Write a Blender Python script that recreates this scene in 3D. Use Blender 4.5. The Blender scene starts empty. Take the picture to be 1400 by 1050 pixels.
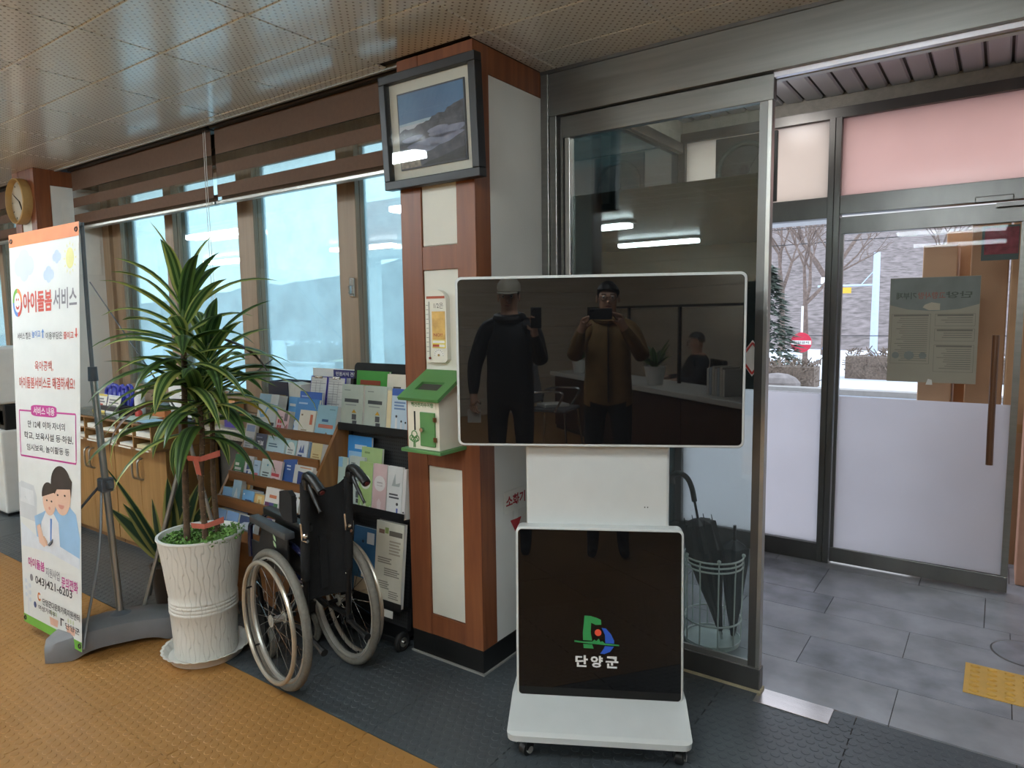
import bpy, bmesh, math, random
from mathutils import Vector, Matrix, Euler
random.seed(7)
PI = math.pi
SC = bpy.context.scene
COL = SC.collection

# ---------------------------------------------------------------- camera
YAW, PITCH, ROLL, CAM_H = math.radians(35.472), math.radians(5.82), math.radians(-0.784), 1.5
fw = Vector((-math.sin(YAW)*math.cos(PITCH), math.cos(YAW)*math.cos(PITCH), -math.sin(PITCH)))
rt = Vector((math.cos(YAW), math.sin(YAW), 0))
up = rt.cross(fw)
r2 = rt*math.cos(ROLL) + up*math.sin(ROLL)
u2 = up*math.cos(ROLL) - rt*math.sin(ROLL)
cam = bpy.data.objects.new('camera', bpy.data.cameras.new('camera'))
COL.objects.link(cam)
cam.data.sensor_fit = 'HORIZONTAL'; cam.data.sensor_width = 36.0
cam.data.lens = 938.42/1400*36.0
cam.data.clip_start = 0.02; cam.data.clip_end = 500
mw = Matrix((r2, u2, -fw)).transposed().to_4x4(); mw.translation = (0, 0, CAM_H)
cam.matrix_world = mw
SC.camera = cam

# ---------------------------------------------------------------- exposure, world, cycles quality
SC.view_settings.view_transform = 'Standard'
SC.view_settings.look = 'None'
SC.view_settings.exposure = 0.40
SC.view_settings.gamma = 1.0
SC.view_settings.use_curve_mapping = False
SC.cycles.use_denoising = True
SC.cycles.max_bounces = 10; SC.cycles.diffuse_bounces = 5; SC.cycles.glossy_bounces = 5
SC.cycles.transparent_max_bounces = 24; SC.cycles.transmission_bounces = 8
SC.cycles.sample_clamp_indirect = 6.0
SC.cycles.caustics_reflective = False; SC.cycles.caustics_refractive = False
SKY_STRENGTH = 2.3
LAMP_STRENGTH = 40.0
w = bpy.data.worlds.new('sky'); SC.world = w; w.use_nodes = True
nt = w.node_tree; nt.nodes.clear()
o_ = nt.nodes.new('ShaderNodeOutputWorld'); b_ = nt.nodes.new('ShaderNodeBackground')
tc = nt.nodes.new('ShaderNodeTexCoord'); sx = nt.nodes.new('ShaderNodeSeparateXYZ')
cr = nt.nodes.new('ShaderNodeValToRGB')
nt.links.new(tc.outputs['Generated'], sx.inputs[0]); nt.links.new(sx.outputs['Z'], cr.inputs[0])
cr.color_ramp.elements[0].position = 0.0; cr.color_ramp.elements[0].color = (1.0, 1.0, 1.0, 1)
cr.color_ramp.elements[1].position = 0.7; cr.color_ramp.elements[1].color = (.70, .80, .95, 1)
nt.links.new(cr.outputs[0], b_.inputs[0]); b_.inputs[1].default_value = SKY_STRENGTH
nt.links.new(b_.outputs[0], o_.inputs[0])

# ---------------------------------------------------------------- material helpers
def lin(c):
    if isinstance(c, str):
        c = [int(c[i:i+2], 16)/255 for i in (0, 2, 4)]
    return tuple(((v/12.92) if v <= .04045 else ((v+.055)/1.055)**2.4) for v in c)
MATS = {}
def newmat(name):
    m = bpy.data.materials.new(name); m.use_nodes = True; m.node_tree.nodes.clear()
    out = m.node_tree.nodes.new('ShaderNodeOutputMaterial')
    return m, m.node_tree, out
def N(nt, t, **kw):
    n = nt.nodes.new('ShaderNode'+t)
    for k, v in kw.items(): setattr(n, k, v)
    return n
def M(name, col, rough=.5, metal=0.0, spec=.5, var=.07, scale=14, bump=0.0, bscale=60, coat=0, stretch=(1, 1, 1), var2=None, emit=0):
    """principled material whose colour, gloss and relief vary with procedural noise"""
    if name in MATS: return MATS[name]
    m, nt, out = newmat(name)
    p = N(nt, 'BsdfPrincipled'); L = nt.links.new
    L(p.outputs[0], out.inputs[0])
    c = lin(col)
    tcn = N(nt, 'TexCoord'); mp = N(nt, 'Mapping'); mp.inputs['Scale'].default_value = stretch
    L(tcn.outputs['Object'], mp.inputs[0])
    nz = N(nt, 'TexNoise'); nz.inputs['Scale'].default_value = scale; nz.inputs['Detail'].default_value = 4
    L(mp.outputs[0], nz.inputs['Vector'])
    rp = N(nt, 'ValToRGB'); e = rp.color_ramp.elements
    e[0].position = .3; e[1].position = .7
    e[0].color = (*[max(0, v*(1-var)) for v in c], 1)
    e[1].color = (*(lin(var2) if var2 else [min(1, v*(1+var)) for v in c]), 1)
    L(nz.outputs['Fac'], rp.inputs[0]); L(rp.outputs[0], p.inputs['Base Color'])
    p.inputs['Roughness'].default_value = rough; p.inputs['Metallic'].default_value = metal
    p.inputs['Specular IOR Level'].default_value = spec
    if coat: p.inputs['Coat Weight'].default_value = coat; p.inputs['Coat Roughness'].default_value = .08
    if bump:
        n2 = N(nt, 'TexNoise'); n2.inputs['Scale'].default_value = bscale; n2.inputs['Detail'].default_value = 3
        L(mp.outputs[0], n2.inputs['Vector'])
        b = N(nt, 'Bump'); b.inputs['Strength'].default_value = bump; b.inputs['Distance'].default_value = .004
        L(n2.outputs['Fac'], b.inputs['Height']); L(b.outputs[0], p.inputs['Normal'])
    if emit:
        p.inputs['Emission Color'].default_value = (*c, 1); p.inputs['Emission Strength'].default_value = emit
    MATS[name] = m; return m
def wood(name, c1, c2, rough=.45, axis=(1, 1, .06), scale=26, coat=0):
    if name in MATS: return MATS[name]
    m, nt, out = newmat(name); L = nt.links.new
    p = N(nt, 'BsdfPrincipled'); L(p.outputs[0], out.inputs[0])
    tcn = N(nt, 'TexCoord'); mp = N(nt, 'Mapping'); mp.inputs['Scale'].default_value = axis
    L(tcn.outputs['Object'], mp.inputs[0])
    nz = N(nt, 'TexNoise'); nz.inputs['Scale'].default_value = scale; nz.inputs['Detail'].default_value = 6; nz.inputs['Distortion'].default_value = .6
    L(mp.outputs[0], nz.inputs['Vector'])
    rp = N(nt, 'ValToRGB'); e = rp.color_ramp.elements
    e[0].position = .32; e[1].position = .68
    e[0].color = (*lin(c1), 1); e[1].color = (*lin(c2), 1)
    L(nz.outputs['Fac'], rp.inputs[0]); L(rp.outputs[0], p.inputs['Base Color'])
    p.inputs['Roughness'].default_value = rough
    b = N(nt, 'Bump'); b.inputs['Strength'].default_value = .15; b.inputs['Distance'].default_value = .002
    L(nz.outputs['Fac'], b.inputs['Height']); L(b.outputs[0], p.inputs['Normal'])
    MATS[name] = m; return m
def glass(name, tint=(1, 1, 1), haze=0.0, hazecol=(1, 1, 1), refl=1.0, rough=.0):
    """clear pane: transparent + mirror by facing angle, a little dusty translucency if haze"""
    if name in MATS: return MATS[name]
    m, nt, out = newmat(name); L = nt.links.new
    tr = N(nt, 'BsdfTransparent'); tr.inputs[0].default_value = (*tint, 1)
    base = tr
    if haze:
        tl = N(nt, 'BsdfTranslucent'); tl.inputs[0].default_value = (*hazecol, 1)
        nz = N(nt, 'TexNoise'); nz.inputs['Scale'].default_value = 5; nz.inputs['Detail'].default_value = 5
        mr = N(nt, 'MapRange'); mr.inputs[1].default_value = .3; mr.inputs[2].default_value = .7
        mr.inputs[3].default_value = haze*.75; mr.inputs[4].default_value = haze*1.25
        tcn = N(nt, 'TexCoord'); L(tcn.outputs['Object'], nz.inputs['Vector']); L(nz.outputs['Fac'], mr.inputs[0])
        mx = N(nt, 'MixShader'); L(mr.outputs[0], mx.inputs[0]); L(tr.outputs[0], mx.inputs[1]); L(tl.outputs[0], mx.inputs[2])
        base = mx
    gl = N(nt, 'BsdfGlossy'); gl.inputs['Roughness'].default_value = rough
    lw = N(nt, 'LayerWeight'); lw.inputs[0].default_value = .5
    pw = N(nt, 'Math', operation='POWER'); pw.inputs[1].default_value = 4
    L(lw.outputs['Facing'], pw.inputs[0])
    ma = N(nt, 'Math', operation='MULTIPLY_ADD'); ma.inputs[1].default_value = .8; ma.inputs[2].default_value = .045*refl
    L(pw.outputs[0], ma.inputs[0])
    m2 = N(nt, 'MixShader'); L(ma.outputs[0], m2.inputs[0]); L(base.outputs[0], m2.inputs[1]); L(gl.outputs[0], m2.inputs[2])
    L(m2.outputs[0], out.inputs[0])
    MATS[name] = m; return m
def frosted(name, col, transp=.12, diff=.25, var=.06):
    if name in MATS: return MATS[name]
    m, nt, out = newmat(name); L = nt.links.new
    tl = N(nt, 'BsdfTranslucent'); df = N(nt, 'BsdfDiffuse'); tr = N(nt, 'BsdfTransparent'); gl = N(nt, 'BsdfGlossy')
    gl.inputs['Roughness'].default_value = .25
    nz = N(nt, 'TexNoise'); nz.inputs['Scale'].default_value = 3; nz.inputs['Detail'].default_value = 3
    tcn = N(nt, 'TexCoord'); L(tcn.outputs['Object'], nz.inputs['Vector'])
    rp = N(nt, 'ValToRGB'); c = lin(col); e = rp.color_ramp.elements
    e[0].color = (*[v*(1-var) for v in c], 1); e[1].color = (*[min(1, v*(1+var)) for v in c], 1)
    L(nz.outputs['Fac'], rp.inputs[0])
    for s in (tl, df): L(rp.outputs[0], s.inputs[0])
    m1 = N(nt, 'MixShader'); m1.inputs[0].default_value = diff; L(tl.outputs[0], m1.inputs[1]); L(df.outputs[0], m1.inputs[2])
    m2 = N(nt, 'MixShader'); m2.inputs[0].default_value = transp; L(m1.outputs[0], m2.inputs[1]); L(tr.outputs[0], m2.inputs[2])
    m3 = N(nt, 'MixShader'); m3.inputs[0].default_value = .04; L(m2.outputs[0], m3.inputs[1]); L(gl.outputs[0], m3.inputs[2])
    L(m3.outputs[0], out.inputs[0])
    MATS[name] = m; return m

# ---------------------------------------------------------------- mesh helpers
class MB:
    def __init__(s): s.v = []; s.f = []; s.mi = []; s.uv = None
    def add(s, vs, fs, mi=0):
        k = len(s.v); s.v += [tuple(v) for v in vs]; s.f += [tuple(i+k for i in f) for f in fs]; s.mi += [mi]*len(fs); return s
    def box(s, a, b, mi=0, bev=0):
        """box from corner a to corner b, optional chamfer on every edge"""
        x0, y0, z0 = [min(p, q) for p, q in zip(a, b)]; x1, y1, z1 = [max(p, q) for p, q in zip(a, b)]
        if bev <= 0:
            return s.add([(x0, y0, z0), (x1, y0, z0), (x1, y1, z0), (x0, y1, z0), (x0, y0, z1), (x1, y0, z1), (x1, y1, z1), (x0, y1, z1)],
                         [(0, 3, 2, 1), (4, 5, 6, 7), (0, 1, 5, 4), (1, 2, 6, 5), (2, 3, 7, 6), (3, 0, 4, 7)], mi)
        bm = bmesh.new(); bmesh.ops.create_cube(bm, size=1)
        for v in bm.verts: v.co = Vector((x0+(v.co.x+.5)*(x1-x0), y0+(v.co.y+.5)*(y1-y0), z0+(v.co.z+.5)*(z1-z0)))
        bmesh.ops.bevel(bm, geom=bm.edges[:], offset=bev, segments=2, affect='EDGES', profile=.5)
        bm.verts.index_update()
        s.add([v.co for v in bm.verts], [[v.index for v in f.verts] for f in bm.faces], mi); bm.free(); return s
    def cyl(s, p0, p1, r0, r1=None, n=12, mi=0, caps=True):
        if r1 is None: r1 = r0
        p0 = Vector(p0); p1 = Vector(p1); d = (p1-p0).normalized()
        a = d.orthogonal().normalized(); b = d.cross(a)
        vs = []
        for p, r in ((p0, r0), (p1, r1)):
            for i in range(n):
                t = 2*PI*i/n; vs.append(p + a*math.cos(t)*r + b*math.sin(t)*r)
        fs = [(i, (i+1) % n, n+(i+1) % n, n+i) for i in range(n)]
        if caps: fs += [tuple(range(n-1, -1, -1)), tuple(range(n, 2*n))]
        return s.add(vs, fs, mi)
    def tube(s, pts, r, n=8, mi=0, closed=False):
        pts = [Vector(p) for p in pts]; m = len(pts)
        rs = r if isinstance(r, (list, tuple)) else [r]*m
        ref = None; vs = []
        for i, p in enumerate(pts):
            if closed: d = pts[(i+1) % m]-pts[i-1]
            else: d = pts[min(i+1, m-1)]-pts[max(i-1, 0)]
            d = d.normalized() if d.length > 1e-9 else Vector((0, 0, 1))
            a = d.orthogonal().normalized() if ref is None else (ref - d*ref.dot(d)).normalized()
            ref = a; b = d.cross(a)
            for j in range(n):
                t = 2*PI*j/n; vs.append(p + a*math.cos(t)*rs[i] + b*math.sin(t)*rs[i])
        fs = []
        for i in range(m if closed else m-1):
            for j in range(n):
                k = (i+1) % m; fs.append((i*n+j, i*n+(j+1) % n, k*n+(j+1) % n, k*n+j))
        if not closed: fs += [tuple(range(n-1, -1, -1)), tuple(range((m-1)*n, m*n))]
        return s.add(vs, fs, mi)
    def torus(s, c, axis, R, r, n=40, k=8, mi=0, squash=1.0):
        c = Vector(c); d = Vector(axis).normalized(); a = d.orthogonal().normalized(); b = d.cross(a); vs = []
        for i in range(n):
            t = 2*PI*i/n; e = a*math.cos(t)+b*math.sin(t)
            for j in range(k):
                q = 2*PI*j/k; vs.append(c + e*(R+r*math.cos(q)) + d*r*squash*math.sin(q))
        fs = [(i*k+j, ((i+1) % n)*k+j, ((i+1) % n)*k+(j+1) % k, i*k+(j+1) % k) for i in range(n) for j in range(k)]
        return s.add(vs, fs, mi)
    def lathe(s, prof, n=32, c=(0, 0, 0), mi=0, caps=(True, True), wob=None):
        vs = []; m = len(prof)
        for (r, z) in prof:
            for i in range(n):
                t = 2*PI*i/n; rr = r if wob is None else wob(r, z, t); vs.append((c[0]+rr*math.cos(t), c[1]+rr*math.sin(t), c[2]+z))
        fs = [(i*n+j, i*n+(j+1) % n, (i+1)*n+(j+1) % n, (i+1)*n+j) for i in range(m-1) for j in range(n)]
        if caps[0]: fs.append(tuple(range(n-1, -1, -1)))
        if caps[1]: fs.append(tuple(range((m-1)*n, m*n)))
        return s.add(vs, fs, mi)
    def prism(s, poly, h, origin=(0, 0, 0), ex=(1, 0, 0), ey=(0, 0, 1), mi=0):
        """2D polygon (counter-clockwise in ex,ey) extruded by h along ex x ey"""
        o = Vector(origin); ex = Vector(ex); ey = Vector(ey); n = ex.cross(ey).normalized(); k = len(poly)
        vs = [o+ex*x+ey*y for x, y in poly]+[o+ex*x+ey*y+n*h for x, y in poly]
        fs = [tuple(range(k-1, -1, -1)), tuple(range(k, 2*k))]+[(i, (i+1) % k, k+(i+1) % k, k+i) for i in range(k)]
        return s.add(vs, fs, mi)
    def sphere(s, c, r, n=12, m=8, mi=0, sc=(1, 1, 1)):
        vs = [(c[0], c[1], c[2]-r*sc[2])]
        for i in range(1, m):
            t = PI*i/m-PI/2
            for j in range(n):
                q = 2*PI*j/n; vs.append((c[0]+r*sc[0]*math.cos(t)*math.cos(q), c[1]+r*sc[1]*math.cos(t)*math.sin(q), c[2]+r*sc[2]*math.sin(t)))
        vs.append((c[0], c[1], c[2]+r*sc[2])); e = len(vs)-1
        fs = [(0, 1+(j+1) % n, 1+j) for j in range(n)]
        for i in range(m-2):
            for j in range(n):
                a = 1+i*n; fs.append((a+j, a+(j+1) % n, a+n+(j+1) % n, a+n+j))
        a = 1+(m-2)*n; fs += [(a+j, a+(j+1) % n, e) for j in range(n)]
        return s.add(vs, fs, mi)
    def xf(s, mat):
        s.v = [tuple(mat @ Vector(v)) for v in s.v]; return s
    def build(s, name, mat, parent=None, smooth=False, loc=None, angle=40):
        me = bpy.data.meshes.new(name); me.from_pydata(s.v, [], s.f)
        mats = mat if isinstance(mat, (list, tuple)) else [mat]
        for m in mats: me.materials.append(m)
        if len(mats) > 1: me.polygons.foreach_set('material_index', s.mi)
        if s.uv:
            ul = me.uv_layers.new(name='UVMap')
            for l in me.loops: ul.data[l.index].uv = s.uv[l.vertex_index]
        if smooth:
            me.polygons.foreach_set('use_smooth', [True]*len(me.polygons))
            try: me.set_sharp_from_angle(angle=math.radians(angle))
            except Exception: pass
        me.update()
        return link(name, me, parent, loc)
def link(name, data, parent=None, loc=None):
    o = bpy.data.objects.new(name, data); COL.objects.link(o)
    if parent is not None: o.parent = parent
    if loc is not None: o.location = loc
    return o
def tag(o, label=None, cat=None, group=None, kind=None):
    if label: o['label'] = label
    if cat: o['category'] = cat
    if group: o['group'] = group
    if kind: o['kind'] = kind
    return o
def thing(name, label, cat, loc=(0, 0, 0), rz=0.0, group=None, kind=None):
    o = bpy.data.objects.new(name, None); COL.objects.link(o)
    o.empty_display_size = .05; o.location = loc; o.rotation_euler = (0, 0, rz)
    return tag(o, label, cat, group, kind)
def struct(name, label, cat, loc=(0, 0, 0), rz=0.0): return thing(name, label, cat, loc, rz, kind='structure')
def copy_tree(o, parent=None):
    c = o.copy(); COL.objects.link(c); c.parent = parent
    for ch in list(o.children): copy_tree(ch, c)
    return c
def arc(c, r, a0, a1, n, ex=(1, 0, 0), ey=(0, 0, 1)):
    c = Vector(c); ex = Vector(ex); ey = Vector(ey)
    return [c+ex*r*math.cos(math.radians(a0+(a1-a0)*i/n))+ey*r*math.sin(math.radians(a0+(a1-a0)*i/n)) for i in range(n+1)]
def rrect(x0, y0, x1, y1, r, n=5):
    p = []
    for cx, cy, a in ((x1-r, y0+r, -90), (x1-r, y1-r, 0), (x0+r, y1-r, 90), (x0+r, y0+r, 180)):
        for i in range(n+1):
            t = math.radians(a+90*i/n); p.append((cx+r*math.cos(t), cy+r*math.sin(t)))
    return p
def smoothpts(pts, sub=6):
    """Catmull-Rom through the given points"""
    P = [Vector(p) for p in pts]; out = []
    for i in range(len(P)-1):
        p0 = P[max(i-1, 0)]; p1 = P[i]; p2 = P[i+1]; p3 = P[min(i+2, len(P)-1)]
        for k in range(sub):
            t = k/sub
            out.append(.5*((2*p1)+(p2-p0)*t+(2*p0-5*p1+4*p2-p3)*t*t+(3*p1-p0-3*p2+p3)*t**3))
    out.append(P[-1]); return out
def lettering(body, x0, z0, x1, z1, mat, parent, y=0.0, name='lettering', bold=0.0, mirror=False, thick=.0006, keep=False, ax=None):
    """flat text fitted to the rectangle x0..x1, z0..z1 of the XZ plane, facing -Y (ax maps it elsewhere)"""
    cu = bpy.data.curves.new('lettering', 'FONT'); cu.body = body; cu.offset = bold; cu.resolution_u = 2
    cu.align_x = 'CENTER' if '\n' in body else 'LEFT'
    tmp = bpy.data.objects.new('tmp', cu); COL.objects.link(tmp)
    dg = bpy.context.evaluated_depsgraph_get()
    me = bpy.data.meshes.new_from_object(tmp.evaluated_get(dg)); bpy.data.objects.remove(tmp); bpy.data.curves.remove(cu)
    if not len(me.vertices): return None
    xs = [v.co.x for v in me.vertices]; ys = [v.co.y for v in me.vertices]
    ax0, ax1, ay0, ay1 = min(xs), max(xs), min(ys), max(ys)
    sx_ = (x1-x0)/(ax1-ax0); sy_ = (z1-z0)/(ay1-ay0)
    if keep: sx_ = sy_ = min(sx_, sy_)
    bm = bmesh.new(); bm.from_mesh(me)
    for v in bm.verts:
        X = (v.co.x-ax0)*sx_+x0; Z = (v.co.y-ay0)*sy_+z0
        if mirror: X = x0+x1-X
        v.co = (X, y, Z)
    if mirror: bmesh.ops.reverse_faces(bm, faces=bm.faces)
    if ax is not None: bmesh.ops.transform(bm, matrix=ax, verts=bm.verts)
    bm.to_mesh(me); bm.free(); me.materials.clear(); me.materials.append(mat); me.name = name
    return link(name, me, parent)

# ---------------------------------------------------------------- shared materials
m_steel = M('stainless steel', '7c7a75', .38, .85, var=.10, scale=8, bump=.04, bscale=30, stretch=(.3, 1, 6))
m_steel_dark = M('dark stainless steel', '6c6a67', .36, .85, var=.12, scale=8, bump=.04, bscale=30, stretch=(1, 1, .4))
m_chrome = M('chrome', 'c9c9c9', .14, 1.0, var=.03)
m_alu = M('aluminium', 'b4b2ac', .35, .9, var=.06)
m_white_wall = M('white wall paint', 'd8d6cf', .75, var=.05, scale=3, bump=.15, bscale=120)
m_white_panel = M('cream white panel', 'd4d2c6', .6, var=.05, scale=4, bump=.08, bscale=90)
m_trim = wood('red brown wood trim', '6e3d26', '855030', .42)
m_black_base = M('black base paint', '121212', .35, var=.3, scale=9)
m_black = M('black plastic', '161617', .4, var=.15)
m_blackmetal = M('black metal', '17181a', .38, .3, var=.2)
m_dark = M('dark recess', '1c1a19', .8, var=.2)
m_white = M('white plastic', 'dfdfdb', .35, var=.03)
m_paper = M('paper white', 'dedcd4', .7, var=.04)
# ================================================================ THE SETTING
CEIL = 2.543; WALL = 2.64; WIN = 2.48; OUT = 4.33
PX0, PX1, PY0 = -2.09, -1.69, 2.142          # front pillar
QX0, QX1, QY0 = -5.82, -5.46, 2.04           # far pillar with the clock

# ---- floor: rubber tiles with raised studs
m_or = M('orange rubber', '986c38', .42, var=.10, scale=5, bump=.05, bscale=80)
m_gr = M('slate grey rubber', '43484b', .40, var=.12, scale=5, bump=.05, bscale=80)
m_slab = M('dark joint', '3a3026', .8, var=.1)
fl = struct('floor', 'studded rubber tile floor, orange aisle bordered by slate grey', 'floor')
MB().box((-13, -5.6, -.12), (3.4, 2.69, -.006)).build('subfloor', m_slab, fl)
TX, TY, T0X, T0Y = .478, .49, -1.80, 1.6
tile_me = {}
for j in range(-4, 3):
    y0 = T0Y+j*TY; y1 = min(y0+TY, 2.685)
    for i in range(-11, 6):
        x0 = T0X+i*TX
        key = round(y1-y0, 3), j >= 0
        if key not in tile_me:
            b = MB().box((0, 0, -.006), (TX-.004, y1-y0-.004, -.0012))
            o = b.build('rubber_tile', m_gr if j >= 0 else m_or, fl, loc=(x0, y0, 0)); tile_me[key] = o.data
        else: link('rubber_tile', tile_me[key], fl, (x0, y0, 0))
def studs(name, xa, xb, ya, yb, mat):
    b = MB(); px, py = .041, .0355; n = 12; vs = []; fs = []
    row = 0; y = ya+.018
    while y < yb-.01:
        x = xa+.02+(px/2 if row % 2 else 0)
        while x < xb-.01:
            k = len(vs)
            for r, z in ((.0152, -.0012), (.0132, -.0001)):
                for q in range(n):
                    t = 2*PI*q/n; vs.append((x+r*math.cos(t), y+r*math.sin(t), z))
            fs += [(k+q, k+(q+1) % n, k+n+(q+1) % n, k+n+q) for q in range(n)]; fs.append(tuple(range(k+n, k+2*n)))
            x += px
        y += py; row += 1
    b.v = vs; b.f = fs; b.mi = [0]*len(fs)
    tag(b.build(name, mat, fl), kind='stuff')
studs('rubber_studs', -5.6, .7, .62, 1.6, m_or)
studs('rubber_studs', -5.6, .7, 1.6, 2.67, m_gr)
MB().box((-13, -5.6, -.006), (3.4, T0Y-4*TY, -.001)).build('aisle_sheet', m_or, fl)
MB().box((-13, T0Y-4*TY, -.006), (T0X-11*TX, 1.6, -.001)).build('aisle_sheet', m_or, fl)
MB().box((-13, 1.6, -.006), (T0X-11*TX, 2.69, -.001)).build('border_sheet', m_gr, fl)

# ---- vestibule floor: granite tiles
m_gran = M('grey granite', '8e8e92', .22, var=.16, scale=5, bump=.03, bscale=150, var2='a2a2a7')
m_gran2 = M('blue grey granite', '84858b', .2, var=.18, scale=7, bump=.03, bscale=150, var2='9c9da4')
vf = struct('floor_vestibule', 'grey polished granite tiles in the glass entrance lobby', 'floor')
MB().box((-1.75, 2.69, -.12), (3.4, 5.4, -.008)).build('subfloor', m_slab, vf)
rows = [(2.69, 2.98, -.265), (2.98, 3.27, .1), (3.27, 3.56, -.28), (3.56, 3.80, .1), (3.80, 4.21, 0.0), (4.21, 4.50, -.3), (4.5, 4.79, .1), (4.79, 5.08, -.28), (5.08, 5.37, .1)]
for k, (ya, yb, xo) in enumerate(rows):
    x = xo-.75*3
    while x < 3.2:
        xa, xb = max(x, -1.72), min(x+.75, 3.3)
        if xb-xa > .05:
            MB().box((xa+.0015, ya+.0015, -.008), (xb-.0015, yb-.0015, 0)).build('granite_tile', random.choice((m_gran, m_gran, m_gran2)), vf)
        x += .75
tp = MB().box((-.715, 2.575, 0), (-.445, 2.688, .0025), bev=.001).build('threshold_plate', M('brushed plate steel', 'c8c2be', .22, 1, var=.05, scale=5, stretch=(1, 8, 1)), None)
tag(tp, 'bright stainless steel plate lying at the sliding door threshold', 'plate')
m_yel = M('yellow tactile plastic', 'd8a94e', .5, var=.08)
for k in range(2):
    tt = thing('tactile_tile', ('yellow tactile paving tile with oval bumps, left one on granite floor', 'yellow tactile paving tile against the right edge of the photo')[k], 'tactile tile', (-.056+k*.302, 3.10, 0), group='yellow tactile tiles')
    MB().box((0, 0, 0), (.30, .272, .004), bev=.001).build('base', m_yel, tt)
    me = None
    for i in range(5):
        for j in range(6):
            if me is None:
                o = MB().sphere((0, 0, 0), 1, 10, 6, sc=(.018, .010, .009)).build('bump', m_yel, tt, smooth=True, loc=(.035+i*.058, .026+j*.044, .004)); me = o.data
            else: link('bump', me, tt, (.035+i*.058, .026+j*.044, .004))

# ---- ceiling: perforated metal tiles
def perforated():
    m, nt, out = newmat('perforated white metal'); L = nt.links.new
    p = N(nt, 'BsdfPrincipled'); L(p.outputs[0], out.inputs[0])
    tcn = N(nt, 'TexCoord'); sp = N(nt, 'SeparateXYZ'); L(tcn.outputs['Object'], sp.inputs[0])
    def mth(op, a, b=None, c=None):
        n = N(nt, 'Math', operation=op)
        for i, v in enumerate((a, b, c)):
            if v is None: continue
            if isinstance(v, (int, float)): n.inputs[i].default_value = v
            else: L(v, n.inputs[i])
        return n.outputs[0]
    def dots(ox, oy):
        fx = mth('SUBTRACT', mth('FRACT', mth('MULTIPLY_ADD', sp.outputs['X'], 29.0, ox+100)), .5)
        fy = mth('SUBTRACT', mth('FRACT', mth('MULTIPLY_ADD', sp.outputs['Y'], 29.0, oy+100)), .5)
        d = mth('ADD', mth('MULTIPLY', fx, fx), mth('MULTIPLY', fy, fy))
        return mth('LESS_THAN', d, .016)
    dd = mth('MAXIMUM', dots(0, 0), dots(.5, .5))
    nz = N(nt, 'TexNoise'); nz.inputs['Scale'].default_value = 2; L(tcn.outputs['Object'], nz.inputs['Vector'])
    rp = N(nt, 'ValToRGB'); rp.color_ramp.elements[0].color = (*lin('dfe5e4'), 1); rp.color_ramp.elements[1].color = (*lin('e8eeee'), 1)
    L(nz.outputs['Fac'], rp.inputs[0])
    mx = N(nt, 'Mix', data_type='RGBA'); L(dd, mx.inputs[0]); L(rp.outputs[0], mx.inputs[6]); mx.inputs[7].default_value = (*lin('8e8f8c'), 1)
    L(mx.outputs[2], p.inputs['Base Color'])
    p.inputs['Roughness'].default_value = .24; p.inputs['Specular IOR Level'].default_value = .5
    p.inputs['Coat Weight'].default_value = .8; p.inputs['Coat Roughness'].default_value = .15
    b = N(nt, 'Bump'); b.inputs['Strength'].default_value = .3; b.inputs['Distance'].default_value = .002; b.invert = True
    L(dd, b.inputs['Height']); L(b.outputs[0], p.inputs['Normal'])
    return m
m_perf = perforated()
ce = struct('ceiling', 'suspended ceiling of glossy white perforated metal tiles', 'ceiling')
# backing with the blind slot left open
for a, b in (((-13, -5.6), (3.4, 2.175)), ((-13, 2.175), (QX0, WALL+.05)), ((PX0, 2.175), (3.4, WALL+.05))):
    MB().box((a[0], a[1], CEIL+.012), (b[0], b[1], CEIL+.30)).build('ceiling_backing', m_dark, ce)
CX, CY = .575, .3045
cme = {}
for i in range(-11, 6):
    x0 = -2.18+i*CX; x1 = x0+CX
    for j in range(-9, 5):
        y0 = 2.12+(j-3)*CY; y1 = y0+CY
        lim = 2.178 if x0 < PX0-.2 else (2.62 if x0 > PX0-.2 else 2.178)
        y1 = min(y1, lim)
        if y1-y0 < .01: continue
        xa, xb = x0, x1
        if y0 > PY0-.05 and x0 > PX0-.2 and x1 < PX1+.2: xa = max(xa, PX1)
        if xb-xa < .02: continue
        key = (round(xb-xa, 3), round(y1-y0, 3))
        loc = (xa, y0, CEIL)
        if key not in cme:
            w_, d_ = key; e = .005
            b = MB().add([(e, e, 0), (w_-e, e, 0), (w_-e, d_-e, 0), (e, d_-e, 0), (0, 0, .006), (w_, 0, .006), (w_, d_, .006), (0, d_, .006)],
                         [(3, 2, 1, 0), (0, 1, 5, 4), (1, 2, 6, 5), (2, 3, 7, 6), (3, 0, 4, 7), (4, 5, 6, 7)])
            cme[key] = b.build('ceiling_tile', m_perf, ce, loc=loc).data
        else: link('ceiling_tile', cme[key], ce, loc)
MB().box((-13, -5.6, CEIL), (3.4, 2.12-12*CY, CEIL+.012)).build('ceiling_sheet', m_perf, ce)
MB().box((-13, 2.12-12*CY, CEIL), (-2.18-11*CX, 2.175, CEIL+.012)).build('ceiling_sheet', m_perf, ce)
MB().box((-2.18+6*CX, 2.12-12*CY, CEIL), (3.4, 2.62, CEIL+.012)).build('ceiling_sheet', m_perf, ce)
# slot edge moulding and recess walls
MB().box((QX1, 2.172, CEIL-.006), (PX0, 2.186, CEIL+.02)).build('slot_moulding', M('grey moulding', '8a8984', .4, var=.05), ce)
MB().box((QX0, 2.45, CEIL-.02), (PX0, 2.64, CEIL+.3)).box((QX1, 2.18, CEIL+.28), (PX0, 2.46, CEIL+.3)).build('slot_recess', m_dark, ce)
MB().box((-13, 2.178, CEIL+.28), (QX0, 2.46, CEIL+.3)).build('slot_recess', m_dark, ce)

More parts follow.
